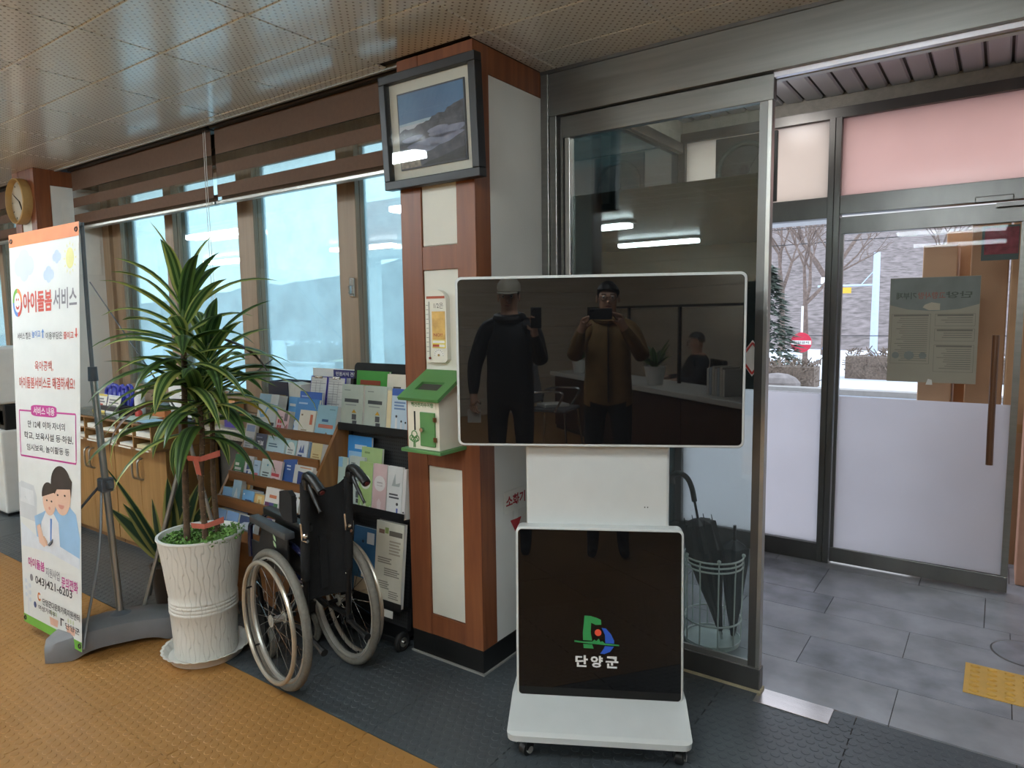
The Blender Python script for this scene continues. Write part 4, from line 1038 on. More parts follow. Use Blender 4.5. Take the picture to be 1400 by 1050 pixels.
m_potw = M('white glazed rim', 'dcdad4', .3, var=.03)
prof = [(.128, .02), (.132, .03), (.133, .08), (.137, .16), (.140, .222)]
for k in range(4): prof += [(.143, .226+k*.016), (.143, .234+k*.016), (.140, .238+k*.016)]
prof += [(.145, .32), (.156, .42), (.168, .51), (.174, .55)]
MB().lathe(prof, 56, caps=(True, False)).build('pot', m_pot, pt, smooth=True, angle=60)
MB().lathe([(.174, .55), (.178, .553), (.177, .560), (.166, .560), (.160, .548), (.158, .50)], 56, caps=(False, False)).build('rim', m_potw, pt, smooth=True)
MB().lathe([(.0, .515), (.158, .515)], 40, caps=(False, False)).build('soil', M('dark soil', '3b2f24', .95, var=.3, scale=40, bump=.8, bscale=60), pt)
# saucer with scalloped rim (stands on the floor under the pot)
sc_ = thing('plant_saucer', 'white scalloped saucer under the white plant pot', 'saucer', PC+Vector((.0, 0, 0)))
def scal(r, z, t): return r*(1+(.035*abs(math.sin(14*t)) if z > .03 else 0))
b = MB().lathe([(.135, 0), (.15, .004), (.165, .03), (.180, .045), (.182, .048), (.172, .046), (.156, .018), (.13, .016)], 168, caps=(True, True), wob=scal); b.build('dish', m_potw, sc_, smooth=True)
# moss / ground cover: small leaves
m_moss = M('green ground cover', '4f7a2f', .7, var=.4, scale=40, var2='6f9a45')
r = random.Random(8); b = MB()
for k in range(2600):
    a = r.uniform(0, 2*PI); d = .152*math.sqrt(r.random()); 
    if d < .05 and r.random() < .7: continue
    p = Vector((d*math.cos(a), d*math.sin(a), .517+.018*r.random()+(.012 if d > .1 else 0))); s = r.uniform(.004, .009); e = Vector((r.uniform(-1, 1), r.uniform(-1, 1), r.uniform(-.2, .8))).normalized(); f = e.orthogonal().normalized()
    b.add([p, p+e*s+f*s*.6, p+e*s*2, p+e*s-f*s*.6], [(0, 1, 2, 3)])
for k in range(260):
    a = r.uniform(-.4, .9); d = r.uniform(.13, .185); p = Vector((d*math.cos(a), d*math.sin(a), .54+r.uniform(0, .05))); s = r.uniform(.005, .01); e = Vector((r.uniform(-1, 1), r.uniform(-1, 1), r.uniform(-.2, .8))).normalized(); f = e.orthogonal().normalized()
    b.add([p, p+e*s+f*s*.6, p+e*s*2, p+e*s-f*s*.6], [(0, 1, 2, 3)])
tag(b.build('ground_cover', m_moss, pt), kind='stuff')
m_cane = M('brown cane bark', '5a4634', .85, var=.35, scale=50, bump=.9, bscale=70)
def leafmat(name, c_mid, c_edge, c_line):
    m, nt, out = newmat(name); L = nt.links.new
    p = N(nt, 'BsdfPrincipled'); tl = N(nt, 'BsdfTranslucent'); mx = N(nt, 'MixShader'); mx.inputs[0].default_value = .38
    uv = N(nt, 'UVMap'); sp = N(nt, 'SeparateXYZ'); L(uv.outputs[0], sp.inputs[0])
    rp = N(nt, 'ValToRGB'); el = rp.color_ramp.elements
    el[0].position = 0; el[0].color = (*lin(c_edge), 1); el[1].position = 1; el[1].color = (*lin(c_edge), 1)
    for pos, c in ((.14, c_edge), (.24, c_mid), (.40, c_mid), (.46, c_line), (.50, c_mid), (.54, c_line), (.60, c_mid), (.76, c_mid), (.86, c_edge)):
        e = el.new(pos); e.color = (*lin(c), 1)
    L(sp.outputs['X'], rp.inputs[0]); L(rp.outputs[0], p.inputs['Base Color']); L(rp.outputs[0], tl.inputs[0])
    p.inputs['Roughness'].default_value = .35
    L(p.outputs[0], mx.inputs[1]); L(tl.outputs[0], mx.inputs[2]); L(mx.outputs[0], out.inputs[0]); return m
m_leaf = leafmat('striped dracaena leaf', '3a5a2c', 'b3bd6c', '8fac68')
m_leaf2 = leafmat('dark dracaena leaf', '2c4526', '5d7a3c', '6b8a54')
m_leafb = leafmat('withered leaf', '4a3226', '5e4230', '4a3226')
m_leafy = leafmat('yellowing leaf', 'a08a2a', 'b89c30', '8a7a30')
def leaf(base, az, el, L, W, droop, mat, parent, name='leaf', twist=0.0, n=9, tw0=0.0):
    """strap leaf: starts at elevation el and bends down by droop over its length"""
    h = Vector((math.cos(az), math.sin(az), 0)); s = Vector((-math.sin(az), math.cos(az), 0))
    vs = []; uv = []; p = Vector(base); step = L/n
    for i in range(n+1):
        t = i/n; a = el-droop*t**1.4
        d = h*math.cos(a)+Vector((0, 0, math.sin(a))); nn = s.cross(d).normalized()
        wv = W*(.35+.65*min(1, t/.25))*(1-max(0, (t-.45)/.55)**1.8)+.0006
        tw = tw0+twist*t; ss = s*math.cos(tw)+nn*math.sin(tw); nn2 = nn*math.cos(tw)-s*math.sin(tw)
        for e, (u, c) in enumerate(((-1, .0), (-.5, -.22), (0, -.34), (.5, -.22), (1, .0))):
            vs.append(p+ss*u*wv/2-nn2*c*wv*-.5); uv.append(((u+1)/2, t))
        p = p+d*step
    b = MB().add(vs, [(i*5+j, i*5+j+1, (i+1)*5+j+1, (i+1)*5+j) for i in range(n) for j in range(4)]); b.uv = uv
    return b.build(name, mat, parent, smooth=True, angle=180)
camdir = Vector((-PC.x, -PC.y, 0)).normalized()
right = Vector((-camdir.y, camdir.x, 0))              # image right
canes = [((-.055, .02), (-.015, .01), .515, 1.50, .013), ((.015, -.02), (.03, -.01), .515, 1.12, .012), ((.07, .075), (.075, .05), .515, 1.28, .011)]
r = random.Random(21)
heads = []
for (x0, y0), (x1, y1), za, zb, rad in canes:
    p0 = right*x0-camdir*y0; p1 = right*x1-camdir*y1
    pts = []; rr = []
    for i in range(19):
        t = i/18; q = p0.lerp(p1, t); pts.append((q.x+.004*math.sin(9*t+x0*40), q.y+.004*math.cos(8*t), za+(zb-za)*t)); rr.append(rad*(1.05-.2*t)*(1+.10*(i % 2)))
    cane = MB().tube(pts, rr, 10).build('cane', m_cane, pt, smooth=True)
    b = MB()
    for k in range(46):
        t = r.random(); q = Vector(pts[int(t*18)]); a = r.uniform(0, 2*PI); d = Vector((math.cos(a), math.sin(a), -.2)); b.tube([q+d*rad*.9, q+d*(rad+.007)], [.002, .0008], 4)
    tag(b.build('leaf_scars', M('pale leaf scar', '8a7458', .8), cane), kind='stuff')
    heads.append((Vector((p1.x, p1.y, 0)), za, zb))
def crown(h, z0, z1, n, Lr, seed, elr=(.35, 1.25), dr=(.8, 1.9)):
    r = random.Random(seed)
    for k in range(n):
        t = k/(n-1); z = z0+(z1-z0)*t; az = k*2.399+r.uniform(-.3, .3)
        el = elr[0]+(elr[1]-elr[0])*t**1.3+r.uniform(-.15, .15)
        L = r.uniform(*Lr)*(1-.25*max(0, t-.75)/.25); W = r.uniform(.050, .070)
        m = m_leaf if r.random() < .62 else m_leaf2
        leaf((h.x, h.y, z), az, el, L, W, r.uniform(*dr)*(1-.4*t), m, pt, twist=r.uniform(-.5, .5))
crown(heads[0][0], 1.20, 1.60, 34, (.34, .46), 1, (.0, 1.3), (.9, 1.7))
crown(heads[1][0], .98, 1.20, 26, (.36, .50), 2, (-.05, 1.1), (1.1, 2.1))
crown(heads[2][0], 1.12, 1.38, 28, (.32, .45), 3, (.0, 1.2), (.9, 1.8))
def raz(a): d = right*math.cos(a)+(-camdir)*math.sin(a)*-1; return math.atan2(d.y, d.x)
MB().tube([(heads[0][0].x, heads[0][0].y, 1.48), (heads[0][0].x, heads[0][0].y, 1.60)], [.012, .006], 8).build('cane', m_leaf2, pt)
# withered and yellowing leaves hanging at the right of the crown and below it
leaf((heads[2][0].x, heads[2][0].y, 1.42), raz(.3), -.2, .34, .05, 1.2, m_leafb, pt)
leaf((heads[1][0].x, heads[1][0].y, 1.12), raz(.2), .3, .40, .045, 2.2, m_leafy, pt)
leaf((heads[1][0].x, heads[1][0].y, 1.14), raz(2.9), .2, .48, .04, 2.0, m_leafb, pt)
leaf((heads[1][0].x, heads[1][0].y, 1.10), raz(3.0), .2, .50, .045, 2.2, m_leaf, pt)
leaf((heads[1][0].x, heads[1][0].y, 1.16), raz(.0), .5, .62, .05, 2.1, m_leaf, pt)
# pink ties
m_rib = M('coral ribbon', 'c86a58', .7, var=.1)
for z, c in ((.90, .0), (.60, .0)):
    a0, a1 = right*(-.075)+Vector((0, 0, z)), right*.09+camdir*.02+Vector((0, 0, z+.012))
    q = right*0+camdir*.035+Vector((0, 0, z))
    MB().add([right*-.03+camdir*.02+Vector((0, 0, z-.012)), right*.02+camdir*.04+Vector((0, 0, z-.018)), right*.1+camdir*.02+Vector((0, 0, z-.006)), right*.1+camdir*.02+Vector((0, 0, z+.022)), right*.02+camdir*.04+Vector((0, 0, z+.004)), right*-.035+camdir*.02+Vector((0, 0, z+.012))], [(0, 1, 4, 5), (1, 2, 3, 4)]).build('tie_ribbon', m_rib, pt)
    if z > .8: MB().add([right*-.01+camdir*.042+Vector((0, 0, z)), right*.01+camdir*.042+Vector((0, 0, z)), right*.02+camdir*.04+Vector((0, 0, z-.08)), right*.0+camdir*.04+Vector((0, 0, z-.07))], [(0, 1, 2, 3)]).build('tie_ribbon', m_rib, pt)

# ---- snake plant behind the pot
m_snake = leafmat('snake plant leaf', '35503a', 'b3b068', '3f5a3f')
sp_ = thing('snake_plant', 'snake plant with yellow edged upright leaves behind the white pot', 'potted plant', (-3.52, 1.80, 0))
MB().lathe([(.07, 0), (.09, .20), (.095, .22), (.085, .22), (.08, .2)], 28).build('pot', M('brown plastic pot', '4a3d34', .5), sp_, smooth=True)
r = random.Random(4)
for k, (a, e, L, W_) in enumerate(((3.1, 1.0, .42, .075), (2.9, 1.2, .62, .035), (3.0, 1.15, .40, .07), (1.6, 1.4, .50, .08), (.4, 1.45, .62, .085), (.2, 1.1, .42, .07), (0.0, .95, .42, .07), (.1, .8, .45, .075), (.6, 1.25, .50, .07), (4.4, 1.3, .36, .06))):
    leaf((.03*math.cos(a), .03*math.sin(a), .21), raz(a), e, L, W_, .15, m_snake, sp_, twist=r.uniform(-.4, .4), tw0=1.25 if math.sin(a) < .9 else .2)
# ---- folding X stand (empty banner frame) behind the plant
xs = thing('folding_stand', 'empty silver folding banner frame with thin arms behind the plant', 'banner frame', (-3.40, 1.80, 0))
hub = Vector((.14, 0, .955))
hb = MB().box(hub+Vector((-.03, -.03, -.04)), hub+Vector((.03, .03, .045)), bev=.008).build('hub', m_gpd, xs)
for e in ((-.29, -.03, .015), (.33, .10, .015), (.05, -.25, .015)):
    MB().tube([hub+Vector((0, 0, -.03)), Vector(e)], .010, 10).build('leg', m_alu, xs, smooth=True)
MB().tube([hub+Vector((0, 0, .02)), hub.lerp(Vector((-.78, 0, 1.71)), .5)+Vector((0, 0, .01)), Vector((-.78, 0, 1.71))], [.005, .004, .003], 8).build('arm', m_gpd, xs, smooth=True)
MB().tube([hub+Vector((0, 0, .02)), Vector((.55, .22, 1.30))], [.005, .003], 8).build('arm', m_gpd, xs, smooth=True)
# ================================================================ CABINETS WITH PIGEONHOLES
m_oak = wood('oak laminate', '8f6a3c', 'a37c4c', .45)
m_oak_h = wood('oak laminate level grain', '7d5c3a', '906c48', .45, (.06, 1, 1))
CYF = 2.12
def cabinet(label, x0, x1):
    c = thing('low_cabinet', label, 'cabinet', ((x0+x1)/2, CYF, 0), group='oak low cabinets')
    h = (x1-x0)/2
    MB().box((-h, .02, .03), (h, .34, .70)).build('body', m_oak, c)
    MB().box((-h, .03, 0), (h, .33, .03)).build('plinth', M('plinth brown', '7a5734', .6), c)
    for s in (-1, 1):
        xa, xb = (-h+.003, -.0015) if s < 0 else (.0015, h-.003)
        d = MB().box((xa, 0, .045), (xb, .019, .695), bev=.002).build('door', m_oak, c)
        hx = s*.035
        MB().tube(smoothpts([(hx, -.001, .485), (hx, -.028, .50), (hx, -.033, .555), (hx, -.028, .61), (hx, -.001, .625)], 4), .007, 8).build('handle', m_alu, d, smooth=True)
cabinet('oak low cabinet with curved handles, right one behind the plant pot', -4.755, -4.10)
cabinet('oak low cabinet with curved handles, left one half behind the banner', -5.415, -4.76)
ph = thing('pigeonhole_rack', 'oak pigeonhole rack of forms on top of the low cabinets', 'rack', (-4.10, 2.04, .70))
W_, D_, H_ = 1.315, .38, .165
MB().box((-W_, 0, 0), (0, D_, .012), bev=.001).build('bottom_board', m_oak_h, ph); MB().box((-W_, 0, H_-.012), (0, D_, H_), bev=.001).build('top_board', m_oak_h, ph)
MB().box((-W_, D_-.012, .012), (0, D_, H_-.012)).build('back_board', m_oak_h, ph)
cw = (W_-.012)/6
for k in range(7): MB().box((-.012-k*cw, 0, .012), (-k*cw, D_-.012, H_-.012)).build('divider', m_oak, ph)
for k in range(6):
    xa, xb = -(k+1)*cw, -.012-k*cw
    MB().box((xa, .003, .078), (xb, D_-.012, .085)).build('shelf', m_oak_h, ph)
    MB().box((xa+.02, -.001, .001), (xb-.03, .0005, .011)).build('name_strip', m_paper, ph)
m_cream_p = M('cream form paper', 'd8c9a0', .7)
nm = ['first', 'second', 'third', 'fourth', 'fifth', 'sixth']
for k in range(6):
    xa, xb = -4.10-(k+1)*cw+.012, -4.10-.012-k*cw-.012
    for lv, z in ((0, .7122), (1, .7852)):
        hh = random.uniform(.015, .035)
        pile = MB().box((xa, 2.052, z), (xb, 2.36, z+hh), bev=.001).build('form_stack', m_cream_p if (k == 0 and lv == 0) else m_paper, None)
        tag(pile, ('cream' if (k == 0 and lv == 0) else 'white')+' stack of forms in the %s pigeonhole column from the plant, %s row' % (nm[k], 'upper' if lv else 'lower'), 'paper stack', 'forms in the pigeonholes')
gt = MB().box((-5.40, 2.045, .8652), (-4.115, 2.40, .870), bev=.001).build('glass_top', glass('cabinet glass top', (.82, .9, .88), refl=2.0, haze=.15, hazecol=(.5, .55, .52)), None)
tag(gt, 'sheet of glass lying on the pigeonhole rack', 'glass sheet')
gl_ = MB().box((-4.62, 2.08, .8702), (-4.36, 2.26, .8712)).build('leaflet', M('pale green leaflet', '9fbfa6', .6, var=.15, scale=20, var2='c8d2cc'), None)
tag(gl_, 'pale green leaflet lying flat on the glass sheet', 'leaflet')
gl2 = MB().box((-4.35, 2.07, .8702), (-4.22, 2.20, .8712)).build('leaflet', M('sky blue leaflet', '9cc3d8', .6, var=.1), None)
tag(gl2, 'sky blue leaflet lying flat at the corner of the glass sheet', 'leaflet')
# reading glasses tray with two printed cards
rg = thing('glasses_tray', 'dark tray of blue reading glasses with two printed cards', 'tray', (-4.93, 2.22, .8702))
MB().box((-.19, -.06, 0), (.19, .10, .05), bev=.004).build('tray', M('dark tray', '2f2a2e', .5), rg)
for s, cc in ((-1, 'd8c15a'), (1, 'c9ccd0')):
    o = MB().box((-.088, -.002, 0), (.088, .0, .125)); o.xf(Matrix.Translation((s*.096, -.062, .0)) @ Matrix.Rotation(math.radians(-14), 4, 'X')); o = o.build('card', m_paper, rg)
    for q, (za, zb) in enumerate(((.0, .012), (.112, .125))):
        p = MB().box((-.088, -.003, za), (.088, -.0022, zb)); p.xf(Matrix.Translation((s*.096, -.062, .0)) @ Matrix.Rotation(math.radians(-14), 4, 'X')); p.build('card_border', M('card border %s' % cc, cc, .5), o)
    for q in range(4):
        p = MB().box((-.065, -.003, .03+q*.019), (.065-.02*(q % 2), -.0022, .041+q*.019)); p.xf(Matrix.Translation((s*.096, -.062, .0)) @ Matrix.Rotation(math.radians(-14), 4, 'X')); p.build('card_print', M('card red', 'b04a3c', .5) if (s < 0 and q < 2) else M('card grey', '77757a', .5), o)
m_bluep = M('royal blue plastic', '2a33a0', .3, coat=.4)
for k in range(6):
    x = -.15+k*.06
    MB().tube(smoothpts([(x, .02, .05), (x-.02, .03, .13+.02*(k % 3)), (x+.03, .035, .165+.015*(k % 2)), (x+.05, .03, .11), (x+.045, .02, .05)], 4), .012, 8).build('glasses_frame', m_bluep, rg, smooth=True)
bt = thing('sanitizer_bottle', 'small white pump bottle beside the reading glasses tray', 'bottle', (-4.66, 2.26, .8702))
MB().lathe([(.03, 0), (.032, .01), (.032, .11), (.012, .13), (.012, .145)], 20).build('body', m_white, bt, smooth=True); MB().box((-.04, -.008, .15), (.012, .008, .165), bev=.003).cyl((0, 0, .14), (0, 0, .155), .006).build('pump', m_white, bt)
bt = thing('ink_bottle', 'small red topped bottle on the cabinet glass', 'bottle', (-4.56, 2.20, .8702))
MB().lathe([(.022, 0), (.022, .03), (.012, .042)], 18).build('body', M('red plastic', 'b53a2f', .3), bt, smooth=True); MB().lathe([(.011, .0425), (.011, .06)], 14).build('cap', m_black, bt)
sb_ = thing('desk_organizer', 'small orange and black desk organizer behind the plant leaves', 'organizer', (-4.42, 2.30, .8702))
MB().box((-.09, -.05, 0), (.09, .05, .04), bev=.004).build('drawer', M('orange wood', 'b06a38', .5), sb_); MB().box((-.085, -.045, .0405), (.085, .045, .08), bev=.004).build('lid', m_black, sb_)
nb = thing('notice_board', 'white notice board standing on the cabinet behind plant leaves', 'board', (-4.22, 2.30, .8702))
o = MB().box((-.13, -.006, .012), (.13, .006, .24), bev=.002); o.build('board', m_white, nb); MB().box((-.14, -.03, 0), (.14, .03, .012)).build('base', m_black, nb); MB().box((-.08, -.0075, .10), (.0, -.0062, .108)).build('print_line', m_bluep, nb)
ca = thing('form_calendar', 'small yellow and purple card box on the window sill', 'box', (-3.83, 2.42, .831))
MB().box((-.06, -.03, 0), (.06, .03, .17), bev=.002).build('box', M('yellow card', 'd8a84a', .6, var=.2, scale=16, var2='c98a70'), ca); MB().box((-.061, -.0315, .0), (.061, .0315, .06)).build('purple_band', M('purple card', '4d3f8a', .6), ca)

# ================================================================ WOODEN BROCHURE RACK
m_rw = wood('brown rack wood', '6d4522', '8a5a30', .5, (.06, 1, 1)); m_rw2 = wood('brown rack side', '7a5029', '94673a', .5)
RXL, RXR = -3.295, -2.625
TIERS = [(2.185, .925), (2.10, .818), (2.035, .703), (1.965, .588), (1.90, .462)]
wr_ = thing('brochure_rack', 'brown wooden five tier brochure rack under the windows', 'rack', ((RXL+RXR)/2, 1.9, 0))
ox, oy = (RXL+RXR)/2, 1.9
hw_ = (RXR-RXL)/2
for s in (-1, 1):
    poly = [(2.34, 0), (2.34, .99), (2.215, .975), (1.86, .40), (1.86, .36), (2.02, .0)]
    xx = s*hw_-(.009 if s > 0 else .009)
    MB().prism([(y-oy, z) for y, z in poly][::-1], .018, (s*hw_-.009, 0, 0), (0, 1, 0), (0, 0, 1)).build('side_panel', m_rw2, wr_)
MB().box((-hw_+.009, .425, .02), (hw_-.009, .435, .97)).build('back_panel', M('dark back board', '3c2a1c', .8), wr_)
for (y, zt) in TIERS:
    MB().box((-hw_+.009, y-oy-.012, zt-.056), (hw_-.009, y-oy, zt), bev=.0015).build('lip', m_rw, wr_)
    MB().box((-hw_+.009, y-oy, zt-.056), (hw_-.009, y-oy+.14, zt-.046)).build('shelf', m_rw, wr_)
    o = MB().box((-hw_+.009, 0, 0), (hw_-.009, .006, .20)); o.xf(Matrix.Translation((0, y-oy+.125, zt-.046)) @ Matrix.Rotation(math.radians(-16), 4, 'X')); o.build('rest_board', m_rw, wr_)
MB().box((-hw_+.009, 2.02-oy, 0), (hw_-.009, 2.032-oy, .40)).build('front_board', m_rw, wr_)

def inks(c): return M('ink '+c, c, .5, var=.05, scale=18)
def brochure(label, x, y, z, w, h, t, col, tilt=14, prints=(), group='brochures on the wooden rack', cat='brochure', yaw=0, name='brochure', text=None, edge=None):
    """standing booklet leaning back; x,z of its lower middle, y of its front foot; prints = (u0,v0,u1,v1,colour) or ('o',u,v,r,colour)"""
    o = thing(name, label, cat, (x, y, z), math.radians(yaw), group=group)
    o.rotation_euler = (math.radians(-tilt), 0, math.radians(yaw))
    MB().box((-w/2+.001, .0012, .001), (w/2-.001, t-.001, h-.0015)).build('pages', edge or m_paper, o)
    MB().box((-w/2, 0, 0), (w/2, .0012, h)).build('cover', inks(col), o)
    MB().box((-w/2, t-.001, 0), (w/2, t, h)).build('back_cover', inks(col), o)
    for p in prints:
        if p[0] == 'o':
            _, u, v, r_, c = p; MB().cyl((-w/2+u*w, .0, v*h), (-w/2+u*w, -.0006, v*h), r_, n=20).build('print', inks(c), o)
        elif p[0] == 'p':
            MB().prism([(-w/2+u*w, v*h) for u, v in p[1]], .0006, (0, 0, 0)).build('print', inks(p[2]), o)
        elif p[0] == 't':
            _, s, u0, v0, u1, v1, c = p; lettering(s, -w/2+u0*w, v0*h, -w/2+u1*w, v1*h, inks(c), o, -.0009, bold=.03)
        else:
            u0, v0, u1, v1, c = p; MB().box((-w/2+u0*w, -.0006, v0*h), (-w/2+u1*w, 0, v1*h)).build('print', inks(c), o)
    return o
def lines(u0, u1, v0, v1, n, c): return [(u0, v0+(v1-v0)*k/n, u1-(.12*(u1-u0) if k % 2 else 0), v0+(v1-v0)*(k+.55)/n, c) for k in range(n)]
def onT(k, u, w): return RXL+.02+(RXR-RXL-.04)*u
def T(k, u0, u1, h, t, col, label, prints=(), dy=0.0, tilt=14, rel=.0, **kw):
    y, zt = TIERS[k]; x0, x1 = onT(k, u0, 0), onT(k, u1, 0)
    return brochure(label, (x0+x1)/2, y+.004+dy, zt-.0455+rel, x1-x0-.002, h, t, col, tilt, prints, **kw)
# tier 1
T(0, -.02, .25, .215, .055, 'ccd6da', 'thick white booklet with a blue swirl, left end of the top rack tier', [(0, .78, .6, .99, '8fb6cf'), ('p', [(.05, .60), (.2, .40), (.4, .42), (.5, .62), (.75, .68), (1, .55), (1, .62), (.75, .76), (.48, .72), (.38, .5), (.22, .48), (.08, .66)], '74aede'), (.74, .22, .94, .30, '2f2f30')])
T(0, .26, .43, .135, .05, 'd5b6b8', 'pink pad with red and black squares on the top rack tier', [(.12, .5, .26, .64, 'c0353a'), (.30, .5, .44, .64, 'c0353a'), (.12, .28, .26, .42, 'c0353a'), (.30, .28, .44, .42, 'c0353a'), (.6, .6, .85, .9, '6a565c'), (.1, .72, .5, .76, '8a6a6c'), ('p', [(.5, .2), (.9, .5), (.95, .2), (.7, .05)], 'a86f70')])
T(0, .29, .45, .20, .012, '5a9ad2', 'plain blue booklet behind the pink pad on top tier', [(.1, .75, .6, .82, 'dfe8ee')], dy=.062, tilt=9)
T(0, .455, .74, .205, .014, '3f86c8', 'blue booklet with white cloud shapes behind a cream flyer', [('o', .2, .2, .03, 'd8e2ea'), ('o', .12, .35, .02, 'd8e2ea'), (.1, .86, .5, .9, 'a9c8e4'), ('o', .3, .1, .03, 'd8e2ea')], dy=.018)
T(0, .55, .75, .150, .008, 'd8d2c4', 'cream flyer with an orange stamp in front of the blue booklet', [(.68, .52, .84, .86, 'c4603a'), (.1, .8, .2, .86, '7d6a50'), (.25, .12, .75, .2, '5e5a52'), (.2, .3, .55, .34, '9a8a70')], dy=.002)
T(0, .46, .74, .235, .012, '2f5fb4', 'tall royal blue booklet peeping over the others on top tier', [(.08, .88, .4, .91, '9fb4dc')], dy=.056, tilt=7)
T(0, .765, 1.0, .185, .03, '8fb9cb', 'light blue spiral bound booklet, right end of the top rack tier', [(.3, .55, .62, .62, '2f5a8a'), (.15, .38, .9, .48, 'c0705c'), ('p', [(.35, .05), (.6, .28), (.9, .08)], '8a6f5c'), ('p', [(.55, .03), (.75, .2), (.98, .03)], 'c08a6a'), (.62, .88, .9, .9, '5b8494')])
# tier 2
T(1, -.01, .13, .17, .02, 'c9cdd3', 'white leaflet behind a hanging leaf, left end of second tier', [(.1, .75, .9, .95, '8aa2d0')]+lines(.15, .8, .2, .6, 5, '9aa0a8'))
T(1, .145, .30, .125, .05, '2f3350', 'navy booklet with white letters on the second tier', [('t', '기본', .22, .42, .78, .72, 'd5d8e0'), ('t', '내기', .3, .12, .7, .36, 'd5d8e0'), (.1, .82, .6, .86, '7f86a8')])
T(1, .31, .545, .120, .03, 'adc8d2', 'wide pale blue leaflet with red lettering on the second tier', lines(.1, .6, .55, .75, 2, '4a6a80')+[(.4, .2, .85, .36, 'c05a4c'), (.1, .92, .4, .95, '7fa0b0')])
T(1, .555, .69, .115, .025, '9fc4c8', 'pale teal leaflet with a white arch on the second tier', [('p', [(.12, .02), (.9, .02), (.9, .7), (.72, .88), (.5, .93), (.28, .88), (.12, .7)], 'd5dbd8')]+lines(.25, .75, .3, .65, 3, '4a4f55')+[(.4, .12, .6, .18, '2d2d30')])
T(1, .70, .83, .120, .02, 'd0d6de', 'white leaflet with blue line drawing on the second tier', [('p', [(.2, .5), (.35, .8), (.45, .55), (.6, .85), (.7, .5)], '4a5f9a'), ('p', [(.1, .1), (.6, .35), (.95, .15), (.7, .05)], '6f8fc8'), (.15, .35, .55, .42, '3f4f7a')])
T(1, .835, .86, .118, .05, '6f88a8', 'bundle of blue leaflets seen edge on, second tier', [], edge=inks('8fa2bc'))
T(1, .872, 1.0, .118, .05, 'd5c492', 'pale yellow leaflet stack, right end of second tier', lines(.2, .8, .4, .6, 2, 'a88a58'))
# tier 3
T(2, -.01, .13, .130, .05, '2f7a45', 'green leaflet stack with white lettering, left end of third tier', [(.12, .55, .5, .66, 'dfe6df'), (.12, .38, .75, .48, 'dfe6df'), (.2, .24, .85, .33, 'dfe6df')])
T(2, .14, .25, .130, .03, 'd0d4dc', 'white leaflet with dark blue figure print on third tier', [('p', [(.25, .45), (.3, .85), (.5, .6), (.8, .9), (.75, .5)], '3d4f86'), ('p', [(.1, .1), (.9, .4), (.95, .1)], '6f94cc'), (.3, .3, .5, .42, '2f4a90')])
T(2, .255, .35, .115, .03, 'a9c4de', 'pale blue leaflet with a pink heart on third tier', [('o', .45, .36, .011, 'd0707c'), ('o', .64, .36, .011, 'd0707c'), ('p', [(.36, .33), (.73, .33), (.55, .14)], 'd0707c'), (.2, .75, .6, .8, '6a86a8')])
T(2, .36, .50, .130, .045, 'c3d5d6', 'white green leaflet stack with grey lettering on third tier', lines(.2, .8, .25, .55, 3, '5a6668')+[('o', .6, .78, .006, '5f9ab0')])
T(2, .48, .63, .130, .012, 'd8bcc0', 'pink leaflet with red lettering leaning on third tier', [(.15, .40, .85, .52, 'b8323a'), (.3, .28, .6, .33, '7d5f66'), (.3, .68, .4, .72, 'a8707a')], dy=.0, yaw=-3)
T(2, .60, .775, .150, .04, '2d559c', 'dark blue leaflet stack with people at its foot on third tier', [(.3, .72, .6, .77, 'cfd8e8'), (.35, .62, .62, .66, 'cfd8e8'), ('o', .5, .12, .010, 'd09a78'), ('o', .75, .10, .012, 'd8d2cc'), ('o', .25, .2, .008, 'c87a6a')], yaw=-2, dy=.014)
T(2, .78, 1.0, .130, .06, 'd0d0cc', 'thick white stack with a navy label, right end of third tier', [('p', [(.25, .12), (.92, .05), (.9, .72), (.22, .78)], '2d3f7c'), (.5, .4, .75, .45, 'b5bdd8'), (.3, .9, .9, .94, 'c88a60')])
# tier 4
T(3, -.01, .125, .085, .05, '7fb0dc', 'small sky blue leaflet pad, left end of fourth tier', [(.2, .3, .8, .48, '3c4f80'), ('o', .75, .4, .008, 'c0504c')])
T(3, .12, .235, .130, .03, '9cc0d8', 'pale blue leaflet with a white mountain peak on fourth tier', [('p', [(.05, .02), (.95, .02), (.5, .72)], 'd3dde2')])
T(3, .15, .26, .125, .02, 'd8a860', 'orange booklet behind the white peak leaflet', [], dy=.04)
T(3, .265, .42, .092, .055, '6ea6d6', 'sky blue leaflet pad with navy lettering mid fourth tier', [(.3, .25, .85, .5, '2f3f70'), (.1, .72, .2, .8, 'dfe8f0')])
T(3, .43, .555, .085, .06, 'd8b070', 'small orange and cream pad on the fourth tier', [(.3, .1, .75, .9, 'e0cfa0'), (.4, .3, .65, .7, 'c8963c')])
T(3, .56, .74, .130, .05, 'd6cfc8', 'cream leaflet stack with purple and green squares on fourth tier', [(.05, .08, .35, .45, '6a3a58'), (.36, .08, .66, .45, '4a3f78'), (.67, .08, .95, .45, '3f6a40'), (.3, .62, .8, .74, 'c0704c')])
T(3, .75, .98, .130, .05, 'cfd0cf', 'white leaflet stack with black lettering, right end of fourth tier', lines(.12, .6, .2, .65, 4, '3f4042')+[(.6, .72, .85, .85, '4a4c50')])
